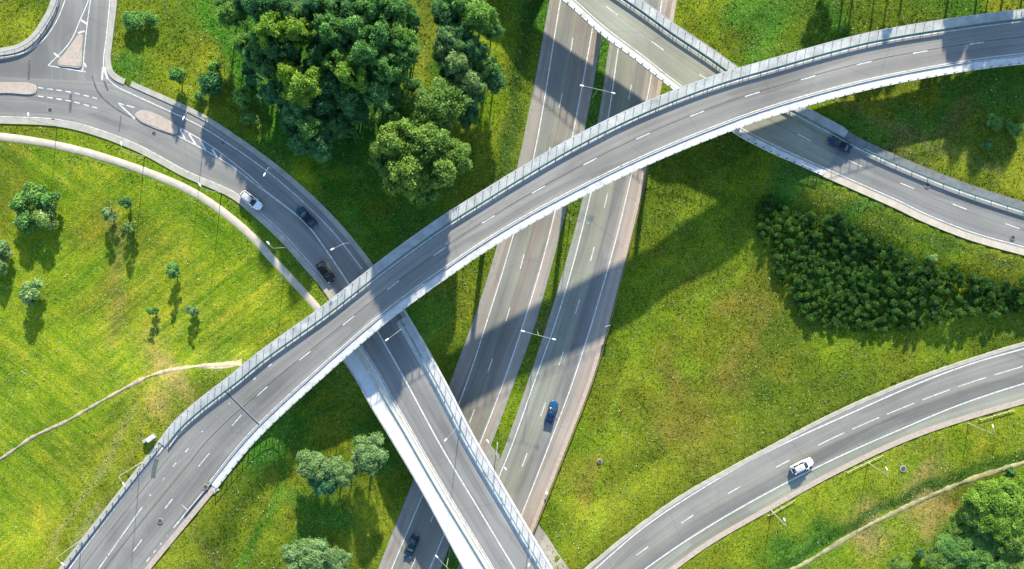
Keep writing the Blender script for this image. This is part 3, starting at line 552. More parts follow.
wall_between('wing_wall', FLY, sF_b0, sF_ab, 'L', .15, .5, bF, M_conc, -.56); wall_between('wing_wall', FLY, sF_b0, sF_ab, 'R', -.15, -.5, bF, M_conc, -.56)
wall_between('abutment', FLY, sF_ab - 1.5, sF_ab, 'f', .06, .94, bF, M_edge, -1.31)
wall_between('abutment', LOOP, sA_b, sA_b + 2, 'f', .03, .97, bA, M_edge, -1.11)
wall_between('abutment', CROSS, sB_e - 2, sB_e, 'f', .05, .95, bB, M_edge, -1.11)
# lower crossing: wide walkway on the left, speckled strip on the right (offsets beyond the carriageway)
qa = LOOP.rng(sA_b, None, 1.0)
wlk = catmull([(333,346),(348.3,363.6),(369.3,400),(389.6,433.5),(423,489.5),(466,569),(500,625),(540,692),(590,774)], 2.0); Wk = W(wlk[:, 0], wlk[:, 1], LOOP.z(wlk))
def edge_width(q, pts):
    out = []
    for P, Q in zip(LOOP.at(q, 'L', 0), LOOP.at(q, 'R', 0)):
        u = (P - Q)[:2]; u /= np.linalg.norm(u); d = pts[:, :2] - P[:2]; perp = np.abs(d @ np.array([-u[1], u[0]])); out.append((d @ u)[perp.argmin()])
    return np.array(out)
ew = smooth1(edge_width(qa, Wk), 3)
A0 = LOOP.at(qa, 'L', 0); U0 = LOOP.at(qa, 'L', -1) - A0
def sweep_pts(name, rows, m, parent):
    k = len(rows); n = len(rows[0]); co = np.stack(rows, 1).reshape(-1, 3); f = []
    for i in range(n - 1):
        for j in range(k): f.append([i*k+j, i*k+(j+1) % k, (i+1)*k+(j+1) % k, (i+1)*k+j])
    f.append(list(range(k))[::-1]); f.append([(n-1)*k+j for j in range(k)]); o = mesh_np(name, co, f, m, parent)
    bm = bmesh.new(); bm.from_mesh(o.data); bmesh.ops.recalc_face_normals(bm, faces=bm.faces[:]); bm.to_mesh(o.data); bm.free(); return o
E = A0 + U0 * ew[:, None]
I1 = A0 + U0 * 1.35
M_conc_y = simple('barrier_strip_concrete', (.56,.54,.42), .8, .15, 1.0)
sweep_pts('barrier_strip', [A0 - .5*zz, I1 - .5*zz, I1 + .12*zz, A0 + .12*zz], M_conc_y, bA)
sweep_pts('walkway', [I1 + U0*.03 - .5*zz, E - .6*zz, E + .08*zz, I1 + U0*.03 + .08*zz], M_conc_w, bA)
sweep_pts('walkway_kerb', [E + U0*.003 - .65*zz, E + U0*.25 - .65*zz, E + U0*.25 + .2*zz, E + U0*.003 + .2*zz], M_conc, bA)
LOOP.sweep('edge_strip', [('R', .02, -.5), ('R', 1.85, -.5), ('R', 1.85, .14), ('R', .02, .14)], M_conc_g, bA, sA_b + 0, None)
LOOP.sweep('edge_strip', [('R', 1.86, -.7), ('R', 2.15, -.7), ('R', 2.15, .24), ('R', 1.86, .24)], M_conc, bA, sA_b - 3, None)
paint('edge_line', [(LOOP.at(LOOP.rng(sA_b + .2, None), 'L', .55, .006), .15, None), (LOOP.at(LOOP.rng(sA_b + .2, None), 'R', -.55, .006), .15, None)], M_paint, bA)
paint('centre_line', [(line_w([(364,309),(377,330.5),(404.6,379),(440,444.5),(478,508),(514.8,569),(548,622)], LOOP, .007), .24, None)], M_paint, bA)
# upper crossing continues at ground level
r = road('crossing_road'); CROSS.sheet('asphalt', ('L', 1.1), ('R', -1.7), A_loop, r, sB_e, None); CROSS.sheet('asphalt', ('L', 1.1), ('R', -1.7), A_cross, r, None, sB_0)
curb(CROSS, 'kerb', M_path, r, 'L', -.1, 1.1, .06, sB_e, None); curb(CROSS, 'shoulder', simple('worn_shoulder', (.15,.16,.16), .85, .2, 1), r, 'R', -1.7, -.1, .03, sB_e, None)
for par, a, b in ((bB, sB_0, sB_e), (r, sB_e, None)):
    q = CROSS.rng(a, b); paint('edge_line', [(CROSS.at(q, 'L', 1.5, .008), .17, None), (CROSS.at(q, 'R', -2.05, .008), .17, None)], M_paint, par)
cB = [(480,-84),(560,-28),(611,10),(657,45.3),(704,77.3),(755,110),(807,139),(860,165.5),(915,189),(971,211),(1030,232),(1090,249)]
P = line_w(cB, CROSS, .008); ds = dashes(P, 2.9, 11.0, (657,45.3), 7.2); q = np.r_[0, np.cumsum(np.linalg.norm(np.diff(P, axis=0), axis=1))]; cs = q[((P - W(838,153,7.2))**2).sum(1).argmin()]
paint('centre_line', [(P, .17, [d for d in ds if d[0] < cs])], M_paint, bB); paint('centre_line', [(P, .17, [d for d in ds if d[0] >= cs])], M_paint, r)
# paved aprons beside the abutments of the lower crossing
def apron(pts, m, lift=.1):
    P = np.array([ground_at(*v) for v in pts]); bm = bmesh.new(); vs = [bm.verts.new(v + np.array([0,0,lift])) for v in P]; f = bm.faces.new(vs); f.normal_update()
    if f.normal.z < 0: f.normal_flip()
    bmesh.ops.triangulate(bm, faces=[f]); bmesh.ops.subdivide_edges(bm, edges=bm.edges[:], cuts=5, use_grid_fill=True)
    for v in bm.verts: v.co.z = float(TH(v.co.x, v.co.y)) + lift
    me = bpy.data.meshes.new('paved_apron'); bm.to_mesh(me); bm.free(); me.materials.append(m); o = link(bpy.data.objects.new('paved_apron', me)); return tag(o, kind='structure')
apron([(536,520),(541,528),(572,572),(566,600),(545,590),(533,540)], M_verge); apron([(318,312),(330,300),(344,322),(356,345),(350,362),(338,356),(326,330)], M_conc_w, .12)
apron([(470,424),(500,455),(498,475),(478,448)], M_verge)

# ------------------------------------------------------------------ railings and barriers
def railing(name, P, label, cat, group=None, h=1.05, gap=1.6, m=M_steel, rails=2, base=.2, pr=.032, w_beam=False, maxpost=100, post_m=None):
    """P world polyline at deck level; one rail part + individual posts"""
    q = np.r_[0, np.cumsum(np.linalg.norm(np.diff(P, axis=0), axis=1))]; I = lambda s: np.array([np.interp(s, q, P[:, k]) for k in range(3)])
    e = empty(name, tuple(I(0)), label=label, cat=cat, group=group); o0 = I(0); n = max(2, int(q[-1] / 1.6)); S_ = np.linspace(0, q[-1], n)
    X = np.stack([I(s) for s in S_]) - o0; T = np.gradient(X, axis=0)[:, :2]; T /= np.linalg.norm(T, axis=1)[:, None]; Nn = np.stack([-T[:, 1], T[:, 0], 0*T[:, 0]], 1)
    zs = [base + h] + [base + h * k / rails for k in range(1, rails)] if not w_beam else [base + h - .15]
    if cat == 'railing': zs = zs[:1]
    for i, z in enumerate(zs):
        if w_beam: pf = [(-.04, -.16), (.04, -.16), (.09, -.08), (.04, 0), (.09, .08), (.04, .16), (-.04, .16)]
        else: r = pr * (1.35 if i == 0 else .6); pf = [(r * math.cos(a), r * math.sin(a)) for a in np.linspace(0, 2*math.pi, 7)[:-1]]
        rows = [X + Nn * a + zz * (z + b) for a, b in pf]; sweep_pts('rail', rows, m, e)
    cnt = int(q[-1] / gap) + 1; ss = [k * gap for k in range(cnt)]
    order = sorted(range(cnt), key=lambda k: abs(I(ss[k])[0]) + abs(I(ss[k])[1])); near = set(order[:maxpost]); proto = None; rest = bmesh.new(); any_ = False
    for k in range(cnt):
        p = I(ss[k]) - o0; p2 = I(min(ss[k] + .5, q[-1])) - I(max(ss[k] - .5, 0)); a = math.atan2(p2[1], p2[0])
        if k in near:
            if proto is None:
                bm = bmesh.new(); b_box(bm, (0, 0, (base + h) / 2), (pr * 2.2, pr * 3.0, base + h - .02)); b_box(bm, (0, 0, base + .02), (.2, .24, .05)); proto = bm_obj('post', bm, post_m or m, e); o = proto
            else: o = proto.copy(); link(o, e)
            o.location = p; o.rotation_euler = (0, 0, a)
        else: b_box(rest, (p[0], p[1], p[2] + (base + h) / 2), (pr * 2.2, pr * 3, base + h), Matrix.Rotation(a, 3, 'Z')); any_ = True
    if any_: tag(bm_obj('post', rest, post_m or m, e), kind='stuff')
    else: rest.free()
    return e
s1F = FLY.s_at(1085, 33)
railing('bridge_railing', FLY.at(FLY.rng(sF_b0, s1F), 'L', .2), 'pale steel handrail with posts on the upper outer edge of the curved flyover', 'railing', gap=1.75, base=.2)
railing('guard_rail', FLY.at(FLY.rng(sF_b0 + 1, s1F), 'L', 1.85), 'dark green guard rail between upper white strip and lanes of the flyover', 'guard rail', gap=3.4, m=M_teal, w_beam=True, h=.75, base=0, pr=.05)
railing('bridge_railing', FLY.at(FLY.rng(sF_b0, s1F), 'R', -.15), 'dark posts and handrail on the lower outer edge of the curved flyover', 'railing', gap=1.75, base=.2, m=M_steel, post_m=M_iron, pr=.045)
railing('guard_rail', FLY.at(FLY.rng(sF_b0 - 8, s1F), 'R', -1.55), 'thin grey guard rail beside the lower white strip of the flyover', 'guard rail', gap=4, w_beam=True, h=.33, base=0)
railing('guard_rail', FLY.at(FLY.rng(FLY.s_at(80, 600), sF_b0 - 1), 'L', .5), 'grey guard rail beside the flyover road at the lower left corner', 'guard rail', gap=2, w_beam=True, h=.75, base=0, m=M_steel, pr=.06)
s1B = CROSS.s_at(832, 150); s0B = CROSS.s_at(535, -45)
railing('bridge_railing', CROSS.at(CROSS.rng(s0B, s1B), 'R', -.2), 'pale handrail with posts on the upper right edge of the top bridge', 'railing', gap=1.65, base=.2)
railing('guard_rail', CROSS.at(CROSS.rng(s0B, CROSS.s_at(1050, 235)), 'R', -1.75), 'dark green guard rail along the upper right side of the pale top road', 'guard rail', gap=3.3, m=M_teal, w_beam=True, h=.75, base=0, pr=.05)
railing('bridge_railing', CROSS.at(CROSS.rng(s0B, s1B), 'L', .15), 'dark posted railing on the lower left edge of the top bridge', 'railing', gap=1.65, base=.2, post_m=M_iron, pr=.045)
s1A = LOOP.s_at(540, 620)
railing('guard_rail', LOOP.at(LOOP.rng(sA_b - 2, s1A), 'R', .45), 'dark green double guard rail on the right side of the lower left bridge', 'guard rail', gap=3.3, m=M_teal, w_beam=True, h=.75, base=.1, pr=.05)
railing('bridge_railing', LOOP.at(LOOP.rng(sA_b - 2, s1A), 'R', 1.98), 'thin steel railing on the right outer edge beside the speckled concrete strip', 'railing', gap=2.2, base=.2, rails=2)
railing('guard_rail', (A0 + U0*.75)[:int((s1A - sA_b))], 'low pale guard rail between the white walkway and the lanes of the lower bridge', 'guard rail', gap=3.3, w_beam=True, h=.35, base=.1)
railing('bridge_railing', (E + U0*.12)[:int((s1A - sA_b))], 'thin dark railing on the outer edge of the wide white walkway', 'railing', gap=2.2, base=.2, rails=2, m=M_steel)
railing('guard_rail', line_w([(60,-4),(54,12),(45,27),(34,40),(22,48),(0,53),(-20,55)], 7, .1), 'curved guard rail around the grass corner at the roundabout mouth', 'guard rail', gap=2, w_beam=True, h=.75, base=0)
q = MW2.rng(MW2.s_at(630,100), MW2.s_at(540,545)); railing('guard_rail', MW2.at(q, 'R', .7), 'rusty brown guard rail between the motorway shoulder and the big meadow', 'guard rail', gap=4, w_beam=True, h=.7, base=0, m=simple('rusty_steel', (.22,.15,.08), .8, .2, 1))
for a_, b_, l_ in (((765,508),(790,495),'leftmost'),((845,465),(880,450),'middle'),((975,410),(1010,398),'rightmost')):
  q = RAMP.rng(RAMP.s_at(*a_), RAMP.s_at(*b_)); railing('guard_rail', RAMP.at(q, 'R', .75), l_ + ' of three low pale rails half hidden by grass along the lower right ramp', 'guard rail', gap=3, rails=1, h=.3, base=0, pr=.04, m=M_path)

# ------------------------------------------------------------------ street lamps
def make_lamp(base_px, z, top_px, head_pxs, label, group=None, h=10.0, base_xyz=None):
    T_ = W(*top_px, z + h); heads = [W(*hp, z + h + .15) for hp in head_pxs]; T_ = Vector(T_); e = empty('street_lamp', (T_.x, T_.y, z), label=label, cat='street lamp', group=group)
    bm = bmesh.new(); b_tube(bm, (0, 0, -.3), (0, 0, h), .075, .04, 12); b_tube(bm, (0, 0, -.3), (0, 0, 1.1), .11, .1, 12); bm_obj('pole', bm, M_lamp, e)
    for hd in heads:
        d = Vector(hd) - Vector((T_.x, T_.y, z)); d.z = h + .15; u = Vector((d.x, d.y, 0)).normalized(); bm = bmesh.new()
        p = Vector((0, 0, h - .02)); k1 = Vector((d.x * .4, d.y * .4, h + .17)); b_tube(bm, p, k1, .04, .035); b_tube(bm, k1, d, .035, .03); bm_obj('arm', bm, M_lamp, e)
        bm = bmesh.new(); vs = bmesh.ops.create_uvsphere(bm, u_segments=12, v_segments=8, radius=1, matrix=Matrix.Translation(d + u * .25) @ u.to_track_quat('X', 'Z').to_matrix().to_4x4() @ Matrix.Diagonal((.42, .15, .09, 1)))
        bm_obj('lamp_head', bm, M_white, e, True)
    return e
zr = 3.5
make_lamp(None, zr, (888.5,476), [(886.9,470)], 'street lamp beside the ramp, between the pale manhole and the white car')
make_lamp(None, zr, (995,434.5), [(993.2,427.5)], 'street lamp farthest right along the lower right ramp')
make_lamp(None, zr, (786.4,526.5), [(784.8,521)], 'street lamp beside the ramp below the white car')
make_lamp(None, 8.9, (118.9,476.3), [(122.8,483)], 'street lamp leaning over yellow grass beside the flyover road at lower left')
make_lamp(None, 8.3, (56.5,557.5), [(61.5,563)], 'street lamp at the bottom left corner beside the flyover road')
if 0: make_lamp(None, 9.2, (183,505), [(188,509.5)], 'street lamp on the right side of the flyover road at lower left')
make_lamp(None, 7, (121.8,151.5), [(121.2,145)], 'street lamp between the curved footpath and the loop road hatching')
make_lamp(None, 7, (273,248.3), [(269,244)], 'street lamp beside the footpath near the white car')
make_lamp(None, 7, (203.5,190), [(200.5,186)], 'street lamp standing between two others along the curved footpath')
make_lamp(None, 7, (29,119.5), [(28.4,116)], 'street lamp at the left end of the loop road kerb')
make_lamp(None, 7, (344,243.4), [(333.5,248.6)], 'street lamp with a long arm over the loop road just before the flyover')
make_lamp(None, 7.2, (398.8,331), [(388,339)], 'street lamp over the lower bridge just after the flyover')
make_lamp(None, 7.2, (458,426), [(446.5,439)], 'street lamp over the middle of the lower bridge')
make_lamp(None, 7.2, (531,555), [(529,564)], 'street lamp over the lower bridge at the bottom edge')
make_lamp(None, 7, (187,111.5), [(184,117)], 'street lamp beside the oval island on the outer kerb of the loop road')
make_lamp(None, 7, (268.5,167.5), [(265,173.5)], 'street lamp on the outer kerb above the white car')
if 0: make_lamp(None, 6.6, (972.5,218), [(969.5,224)], 'street lamp over the road at the right edge above the small wood')
make_lamp(None, 0, (597.6,89.3), [(583.2,86),(612,92.8)], 'twin armed lamp in the motorway median above the flyover')
make_lamp(None, 0, (573.5,219.5), [(560,216.5),(586.2,222.5)], 'twin armed lamp in the median just below the flyover')
make_lamp(None, 0, (538.5,335.3), [(524.2,331.5),(552.8,339)], 'twin armed lamp in the median at the edge of the flyover shadow')
make_lamp(None, 0, (496.5,455), [(488.5,442.5),(504.7,467.6)], 'twin armed lamp in the median right of the lower bridge')
make_lamp(None, 0, (446.5,567), [(437.5,557.5),(456,577)], 'twin armed lamp in the median at the bottom edge')

# ------------------------------------------------------------------ cars
def paint_mat(name, c, rough=.25):
    m, t, b = mat(name, rough, .5); P = geo_pos(t); x = mix(t, 'MULTIPLY', 1, c, ramp(t, noise(t, P, 5, 3), [(.3, .93), (.7, 1.05)])); t.links.new(x, b.inputs['Base Color'])
    b.inputs['Coat Weight'].default_value = .6 if sum(c) > 1 else .15; b.inputs['Specular IOR Level'].default_value = .5 if sum(c) > 1 else .25; b.inputs['Coat Roughness'].default_value = .05; return m
M_glass = simple('car_glass', (.012,.02,.024), .1, .05, 2, spec=.5); M_red = simple('tail_lens', (.10,.006,.006), .3, .05, 3); M_rim = simple('alloy', (.5,.5,.52), .3, .05, 3, metal=.8); M_lens = simple('headlight_lens', (.16,.17,.18), .3, .05, 3, spec=.5)
def loft(name, st, m, parent, sub=1):
    """st: rows of (x, half width, z bottom, z shoulder, z top, top half width)"""
    rows = []
    for x, hw, zb, zs, zt, tw in st:
        r = [(x, -hw*.86, zb), (x, -hw, zb + (zs-zb)*.35), (x, -hw*.985, zs), (x, -tw, zt), (x, 0, zt + .03), (x, tw, zt), (x, hw*.985, zs), (x, hw, zb + (zs-zb)*.35), (x, hw*.86, zb), (x, 0, zb)]
        rows.append(r)
    bm = bmesh.new(); V = [[bm.verts.new(p) for p in r] for r in rows]; k = len(V[0])
    for i in range(len(V) - 1):
        for j in range(k): bm.faces.new([V[i][j], V[i][(j+1) % k], V[i+1][(j+1) % k], V[i+1][j]])
    bm.faces.new(V[0][::-1]); bm.faces.new(V[-1]); o = bm_obj(name, bm, m, parent, True)
    if sub: md = o.modifiers.new('s', 'SUBSURF'); md.levels = sub; md.render_levels = sub + 1
    return o
def car(kind, px, z, head_px, pm, label, roof_m=None):
    P = W(*px, z + .8); Q = W(*head_px, z + .8); a = math.atan2(Q[1] - P[1], Q[0] - P[0]); e = empty('parked_car' if 0 else 'car', (P[0], P[1], z), a, label=label, cat='car')
    L, Wd, Ht = {'sedan': (4.85, 1.84, 1.45), 'hatch': (4.45, 1.84, 1.52), 'estate': (4.75, 1.84, 1.55), 'suv': (4.7, 1.9, 1.68)}[kind]; h = L / 2; w = Wd / 2; bl = Ht * .6
    loft('body', [(-h, w*.70, .42, .62, bl*.86, w*.55), (-h+.12, w*.9, .3, .66, bl*.97, w*.74), (-h*.72, w*.99, .24, .7, bl, w*.84), (-h*.3, w, .22, .72, bl, w*.86), (h*.2, w, .22, .7, bl, w*.86), (h*.42, w*.99, .22, .68, bl*.99, w*.86), (h*.72, w*.96, .24, .62, bl*.9, w*.8), (h-.14, w*.86, .3, .55, bl*.78, w*.66), (h, w*.66, .4, .5, bl*.66, w*.5)], pm, e)
    rb, rt, ft, fb = {'sedan': (-.74, -.42, .10, .44), 'hatch': (-.93, -.72, .12, .46), 'estate': (-.95, -.8, .10, .45), 'suv': (-.94, -.78, .12, .46)}[kind]
    z0 = bl - .03; w2 = w*.87; w3 = w*.68
    loft('cabin_glass', [(h*rb, w2*.9, z0-.06, z0-.03, z0, w2*.8), (h*(rb*.4+rt*.6), w2*.97, z0-.08, z0, z0+(Ht-z0)*.6, w3*1.06), (h*rt, w2*.98, z0-.08, z0, Ht-.05, w3), (h*(rt+ft)/2, w2, z0-.08, z0, Ht-.02, w3*1.03), (h*ft, w2, z0-.08, z0, Ht-.05, w3), (h*(ft*.4+fb*.6), w2*.98, z0-.08, z0, z0+(Ht-z0)*.42, w3*1.12), (h*fb, w2*.92, z0-.06, z0-.03, z0, w2*.85)], M_glass, e, 1)
    bm = bmesh.new(); n = 9; V = []
    for i in range(n):
        t = i / (n-1); x = h * (rt + (ft - rt) * t); zc = Ht + .015 - .10 * (2*t-1)**4 - .02*(2*t-1)**2; hw = w3 * (1.06 - .06*(2*t-1)**2)
        V.append([bm.verts.new((x, hw*s, zc - .075 * abs(s)**3)) for s in (-1, -.6, -.2, .2, .6, 1)])
    for i in range(n-1):
        for j in range(5): bm.faces.new([V[i][j], V[i+1][j], V[i+1][j+1], V[i][j+1]])
    bmesh.ops.solidify(bm, geom=bm.faces[:], thickness=.04); bm_obj('roof', bm, roof_m or pm, e, True)
    for s in (-1, 1):
        for a_, c_, r_ in (((h*fb*.98, s*w2*.9, z0+.02), (h*ft, s*w3*1.0, Ht-.06), .045), ((h*(rt+ft)/2*.9, s*w2*.97, z0), (h*(rt+ft)/2*.9, s*w3*1.08, Ht-.07), .045), ((h*rb*.97, s*w2*.82, z0+.02), (h*rt, s*w3, Ht-.06), .07)):
            bm = bmesh.new(); b_tube(bm, a_, c_, r_); bm_obj('pillar', bm, pm, e, True)
        bm = bmesh.new(); b_box(bm, (h*fb*.82, s*(w+.09), bl+.06), (.12, .2, .13)); bmesh.ops.bevel(bm, geom=bm.edges[:], offset=.03, segments=2); bm_obj('mirror', bm, pm, e)
        bm = bmesh.new(); vs = b_box(bm, (h-.22, s*w*.66, bl*.74), (.26, .3, .1), Matrix.Rotation(-s*.35, 3, 'Z')); bmesh.ops.bevel(bm, geom=bm.edges[:], offset=.03, segments=2); bm_obj('headlight', bm, M_lens, e)
        bm = bmesh.new(); b_box(bm, (-h+.12, s*w*.72, bl*.86), (.16, .28, .16), Matrix.Rotation(s*.3, 3, 'Z')); bmesh.ops.bevel(bm, geom=bm.edges[:], offset=.03, segments=2); bm_obj('tail_light', bm, M_red, e)
        for x in (-h*.6, h*.62):
            bm = bmesh.new(); b_tube(bm, (x, s*(w-.2), .33), (x, s*(w+.01), .33), .33, .33, 20); bmesh.ops.bevel(bm, geom=[g for g in bm.edges if g.calc_length() < .2], offset=.03, segments=1); wh = bm_obj('wheel', bm, M_dark, e)
            bm = bmesh.new(); b_tube(bm, (x, s*(w-.05), .33), (x, s*(w+.02), .33), .2, .2, 12); bm_obj('rim', bm, M_rim, wh)
    bm = bmesh.new(); b_box(bm, (-h-.0, 0, .62), (.03, .5, .11)); bm_obj('number_plate', bm, M_white, e)
    return e
car('estate', (251,200.5), 7, (262,209), paint_mat('white_paint', (.8,.8,.8)), 'white estate car on the outer left lane of the loop road')
car('sedan', (306,217), 7, (295.5,206), paint_mat('dark_teal_paint', (.012,.05,.065)), 'dark teal saloon driving up the loop road beside the white car')
car('hatch', (325.3,272.3), 7, (333,283), paint_mat('black_paint', (.012,.013,.018)), 'black hatchback about to pass under the flyover')
car('sedan', (840,144.5), 7.1, (826,137.5), paint_mat('navy_paint', (.012,.03,.07)), 'dark navy car on the right hand road just below the flyover')
car('sedan', (551.6,412.5), 0, (557,395), paint_mat('blue_paint', (.012,.06,.14)), 'bright blue saloon on the sunlit motorway lane')
car('sedan', (411.5,546.5), 0, (403.5,565), paint_mat('deep_blue_paint', (.010,.035,.06)), 'dark blue car on the motorway at the bottom edge')
car('suv', (802.3,466), 3.52, (815,460), paint_mat('bright_white_paint', (.82,.82,.82)), 'white car with roof rails on the lower right ramp')

# ------------------------------------------------------------------ small things
def cover_lid(px, py, z, label, r=.42, m=M_iron, ring=M_verge):
    P = W(px, py, z); e = empty('manhole_cover', tuple(P), label=label, cat='manhole cover'); bm = bmesh.new(); b_tube(bm, (0,0,-.1), (0,0,.02), r, r, 24)
    for k in range(-3, 4): b_box(bm, (k*.1*r/.42, 0, .024), (.03, r*1.3, .012))
    bm_obj('lid', bm, m, e); bm = bmesh.new(); b_tube(bm, (0,0,-.12), (0,0,.012), r+.12, r+.12, 24); bm_obj('frame', bm, ring, e)
for a in ((50,110,7.01,'upper of two dark drain lids near the long left island'),(53,121,7.01,'dark drain lid by the kerb at the left of the loop road'),(154,133.5,7.01,'dark drain lid beside the oval island'),(160,521,9.3,'dark drain lid in the middle of the flyover road at lower left'),(205.5,487,9.95,'brown drain lid near the right kerb of the flyover road'),(824,459.5,3.52,'grey drain lid just ahead of the white car on the ramp'),(837.5,469,3.52,'small dark drain lid near the ramp shoulder'),(927.5,185.5,6.9,'pale drain lid in the upper lane of the right hand road'),(1013,237.5,6.6,'worn drain lid at the right edge of the road')): cover_lid(*a)
def boxthing(name, px, py, parts, label, cat, rz=0.0, lift=0.0):
    x, y, z = ground_at(px, py, lift); e = empty(name, (x, y, z), rz, label=label, cat=cat)
    for pn, prims, m in parts:
        bm = bmesh.new()
        for pr in prims:
            if pr[0] == 'b': b_box(bm, pr[1], pr[2])
            else: b_tube(bm, pr[1], pr[2], pr[3], pr[4] if len(pr) > 4 else None, 14)
        if all(p[0] == 'b' for p in prims): bmesh.ops.bevel(bm, geom=bm.edges[:], offset=.02, segments=1)
        bm_obj(pn, bm, m, e)
boxthing('utility_cabinet', 152, 437.5, [('housing', [('b', (0,0,.6), (1.2,.7,1.1))], M_conc), ('roof', [('b', (0,0,1.18), (1.35,.85,.08))], M_conc), ('plinth', [('b', (0,0,0), (1.7,1.1,.3))], M_verge)], 'white cabinet on yellow grass beside the end of the flyover', 'cabinet', .6)
boxthing('utility_box', 146, 440, [('housing', [('b', (0,0,.4), (.6,.5,.8))], M_iron), ('lid', [('b', (0,0,.82), (.68,.58,.06))], M_steel)], 'small dark box left of the white cabinet', 'box', .6)
boxthing('concrete_chamber', 599.8, 461, [('shaft', [('t', (0,0,-.2), (0,0,.3), .5)], M_verge), ('lid', [('t', (0,0,.3), (0,0,.36), .34)], M_iron)], 'round pale concrete chamber standing in the big meadow', 'chamber')
boxthing('concrete_chamber', 903, 468.5, [('shaft', [('t', (0,0,-.2), (0,0,.15), .7)], M_verge), ('lid', [('t', (0,0,.15), (0,0,.21), .42)], M_iron)], 'round pale concrete chamber in the grass below the ramp', 'chamber')
boxthing('concrete_chamber', 216, 489.5, [('shaft', [('b', (0,0,.1), (1.3,.9,.7))], M_path), ('lid', [('b', (0,0,.5), (.8,.6,.08))], M_steel)], 'pale square chamber at the right end of the flyover kerb', 'chamber', .7)
boxthing('traffic_sign', 606.5, 325, [('post', [('t', (0,0,-.3), (0,0,2.6), .04)], M_steel), ('panel', [('b', (0,.05,2.3), (1.1,.05,1.0))], M_blue_sign)], 'small blue grey sign at the edge of the motorway shoulder', 'sign', .3)
boxthing('marker_post', 546.4, 491.5, [('post', [('t', (0,0,-.3), (0,0,1.1), .07,.06)], M_white), ('cap', [('b', (0,0,1.15), (.5,.4,.14))], M_white)], 'short white post beside the meadow and the motorway', 'post')
boxthing('wooden_stake', 997, 491, [('post', [('t', (-.9,.5,.2), (.9,-.5,1.6), .09)], M_white)], 'leaning white pole near the right edge thicket', 'pole')
boxthing('wooden_stake', 929, 556, [('post', [('t', (-.3,.6,.2), (.3,-.6,1.6), .09)], M_white)], 'leaning white pole near the bottom right edge', 'pole')

# ------------------------------------------------------------------ vegetation
def leaf_mat(name, c1, c2, c3):
    m, t, b = mat(name, .75, .15); P = geo_pos(t); at = N(t, 'ShaderNodeAttribute', attribute_name='tint').outputs['Fac']
    oi = N(t, 'ShaderNodeObjectInfo').outputs['Random']
    c = ramp(t, at, [(0, c1), (.5, c2), (1, c3)]); c = mix(t, 'MULTIPLY', 1, c, ramp(t, oi, [(0, (.8,.88,.95)), (.5, (1,1,1)), (1, (1.22,1.1,.85))]))
    c = mix(t, 'MULTIPLY', 1, c, ramp(t, noise(t, P, .6, 3), [(.3, .8), (.7, 1.2)])); t.links.new(c, b.inputs['Base Color'])
    tr = N(t, 'ShaderNodeBsdfTranslucent'); t.links.new(c, tr.inputs['Color']); mx = N(t, 'ShaderNodeMixShader'); mx.inputs[0].default_value = .45
    out = t.nodes['Material Output']; t.links.new(b.outputs[0], mx.inputs[1]); t.links.new(tr.outputs[0], mx.inputs[2]); t.links.new(mx.outputs[0], out.inputs['Surface']); return m
L_mid = leaf_mat('leaves_green', (.06,.16,.04), (.13,.29,.065), (.27,.47,.12))
L_dark = leaf_mat('leaves_dark', (.035,.12,.045), (.08,.21,.07), (.16,.34,.10))
L_teal = leaf_mat('leaves_blue_green', (.04,.13,.05), (.09,.25,.09), (.19,.40,.15))
L_light = leaf_mat('leaves_yellow_green', (.09,.20,.025), (.19,.34,.04), (.34,.50,.08))
L_sage = leaf_mat('leaves_sage', (.08,.17,.05), (.19,.32,.10), (.38,.52,.21))
L_oak = leaf_mat('leaves_pale_green', (.07,.15,.025), (.16,.28,.05), (.31,.44,.10))
L_plant = leaf_mat('leaves_plantation', (.014,.05,.010), (.035,.105,.014), (.10,.20,.03))
M_bark = simple('bark', (.11,.085,.06), .9, .3, 3); M_deadbark = simple('dead_bark', (.38,.34,.30), .9, .2, 3)
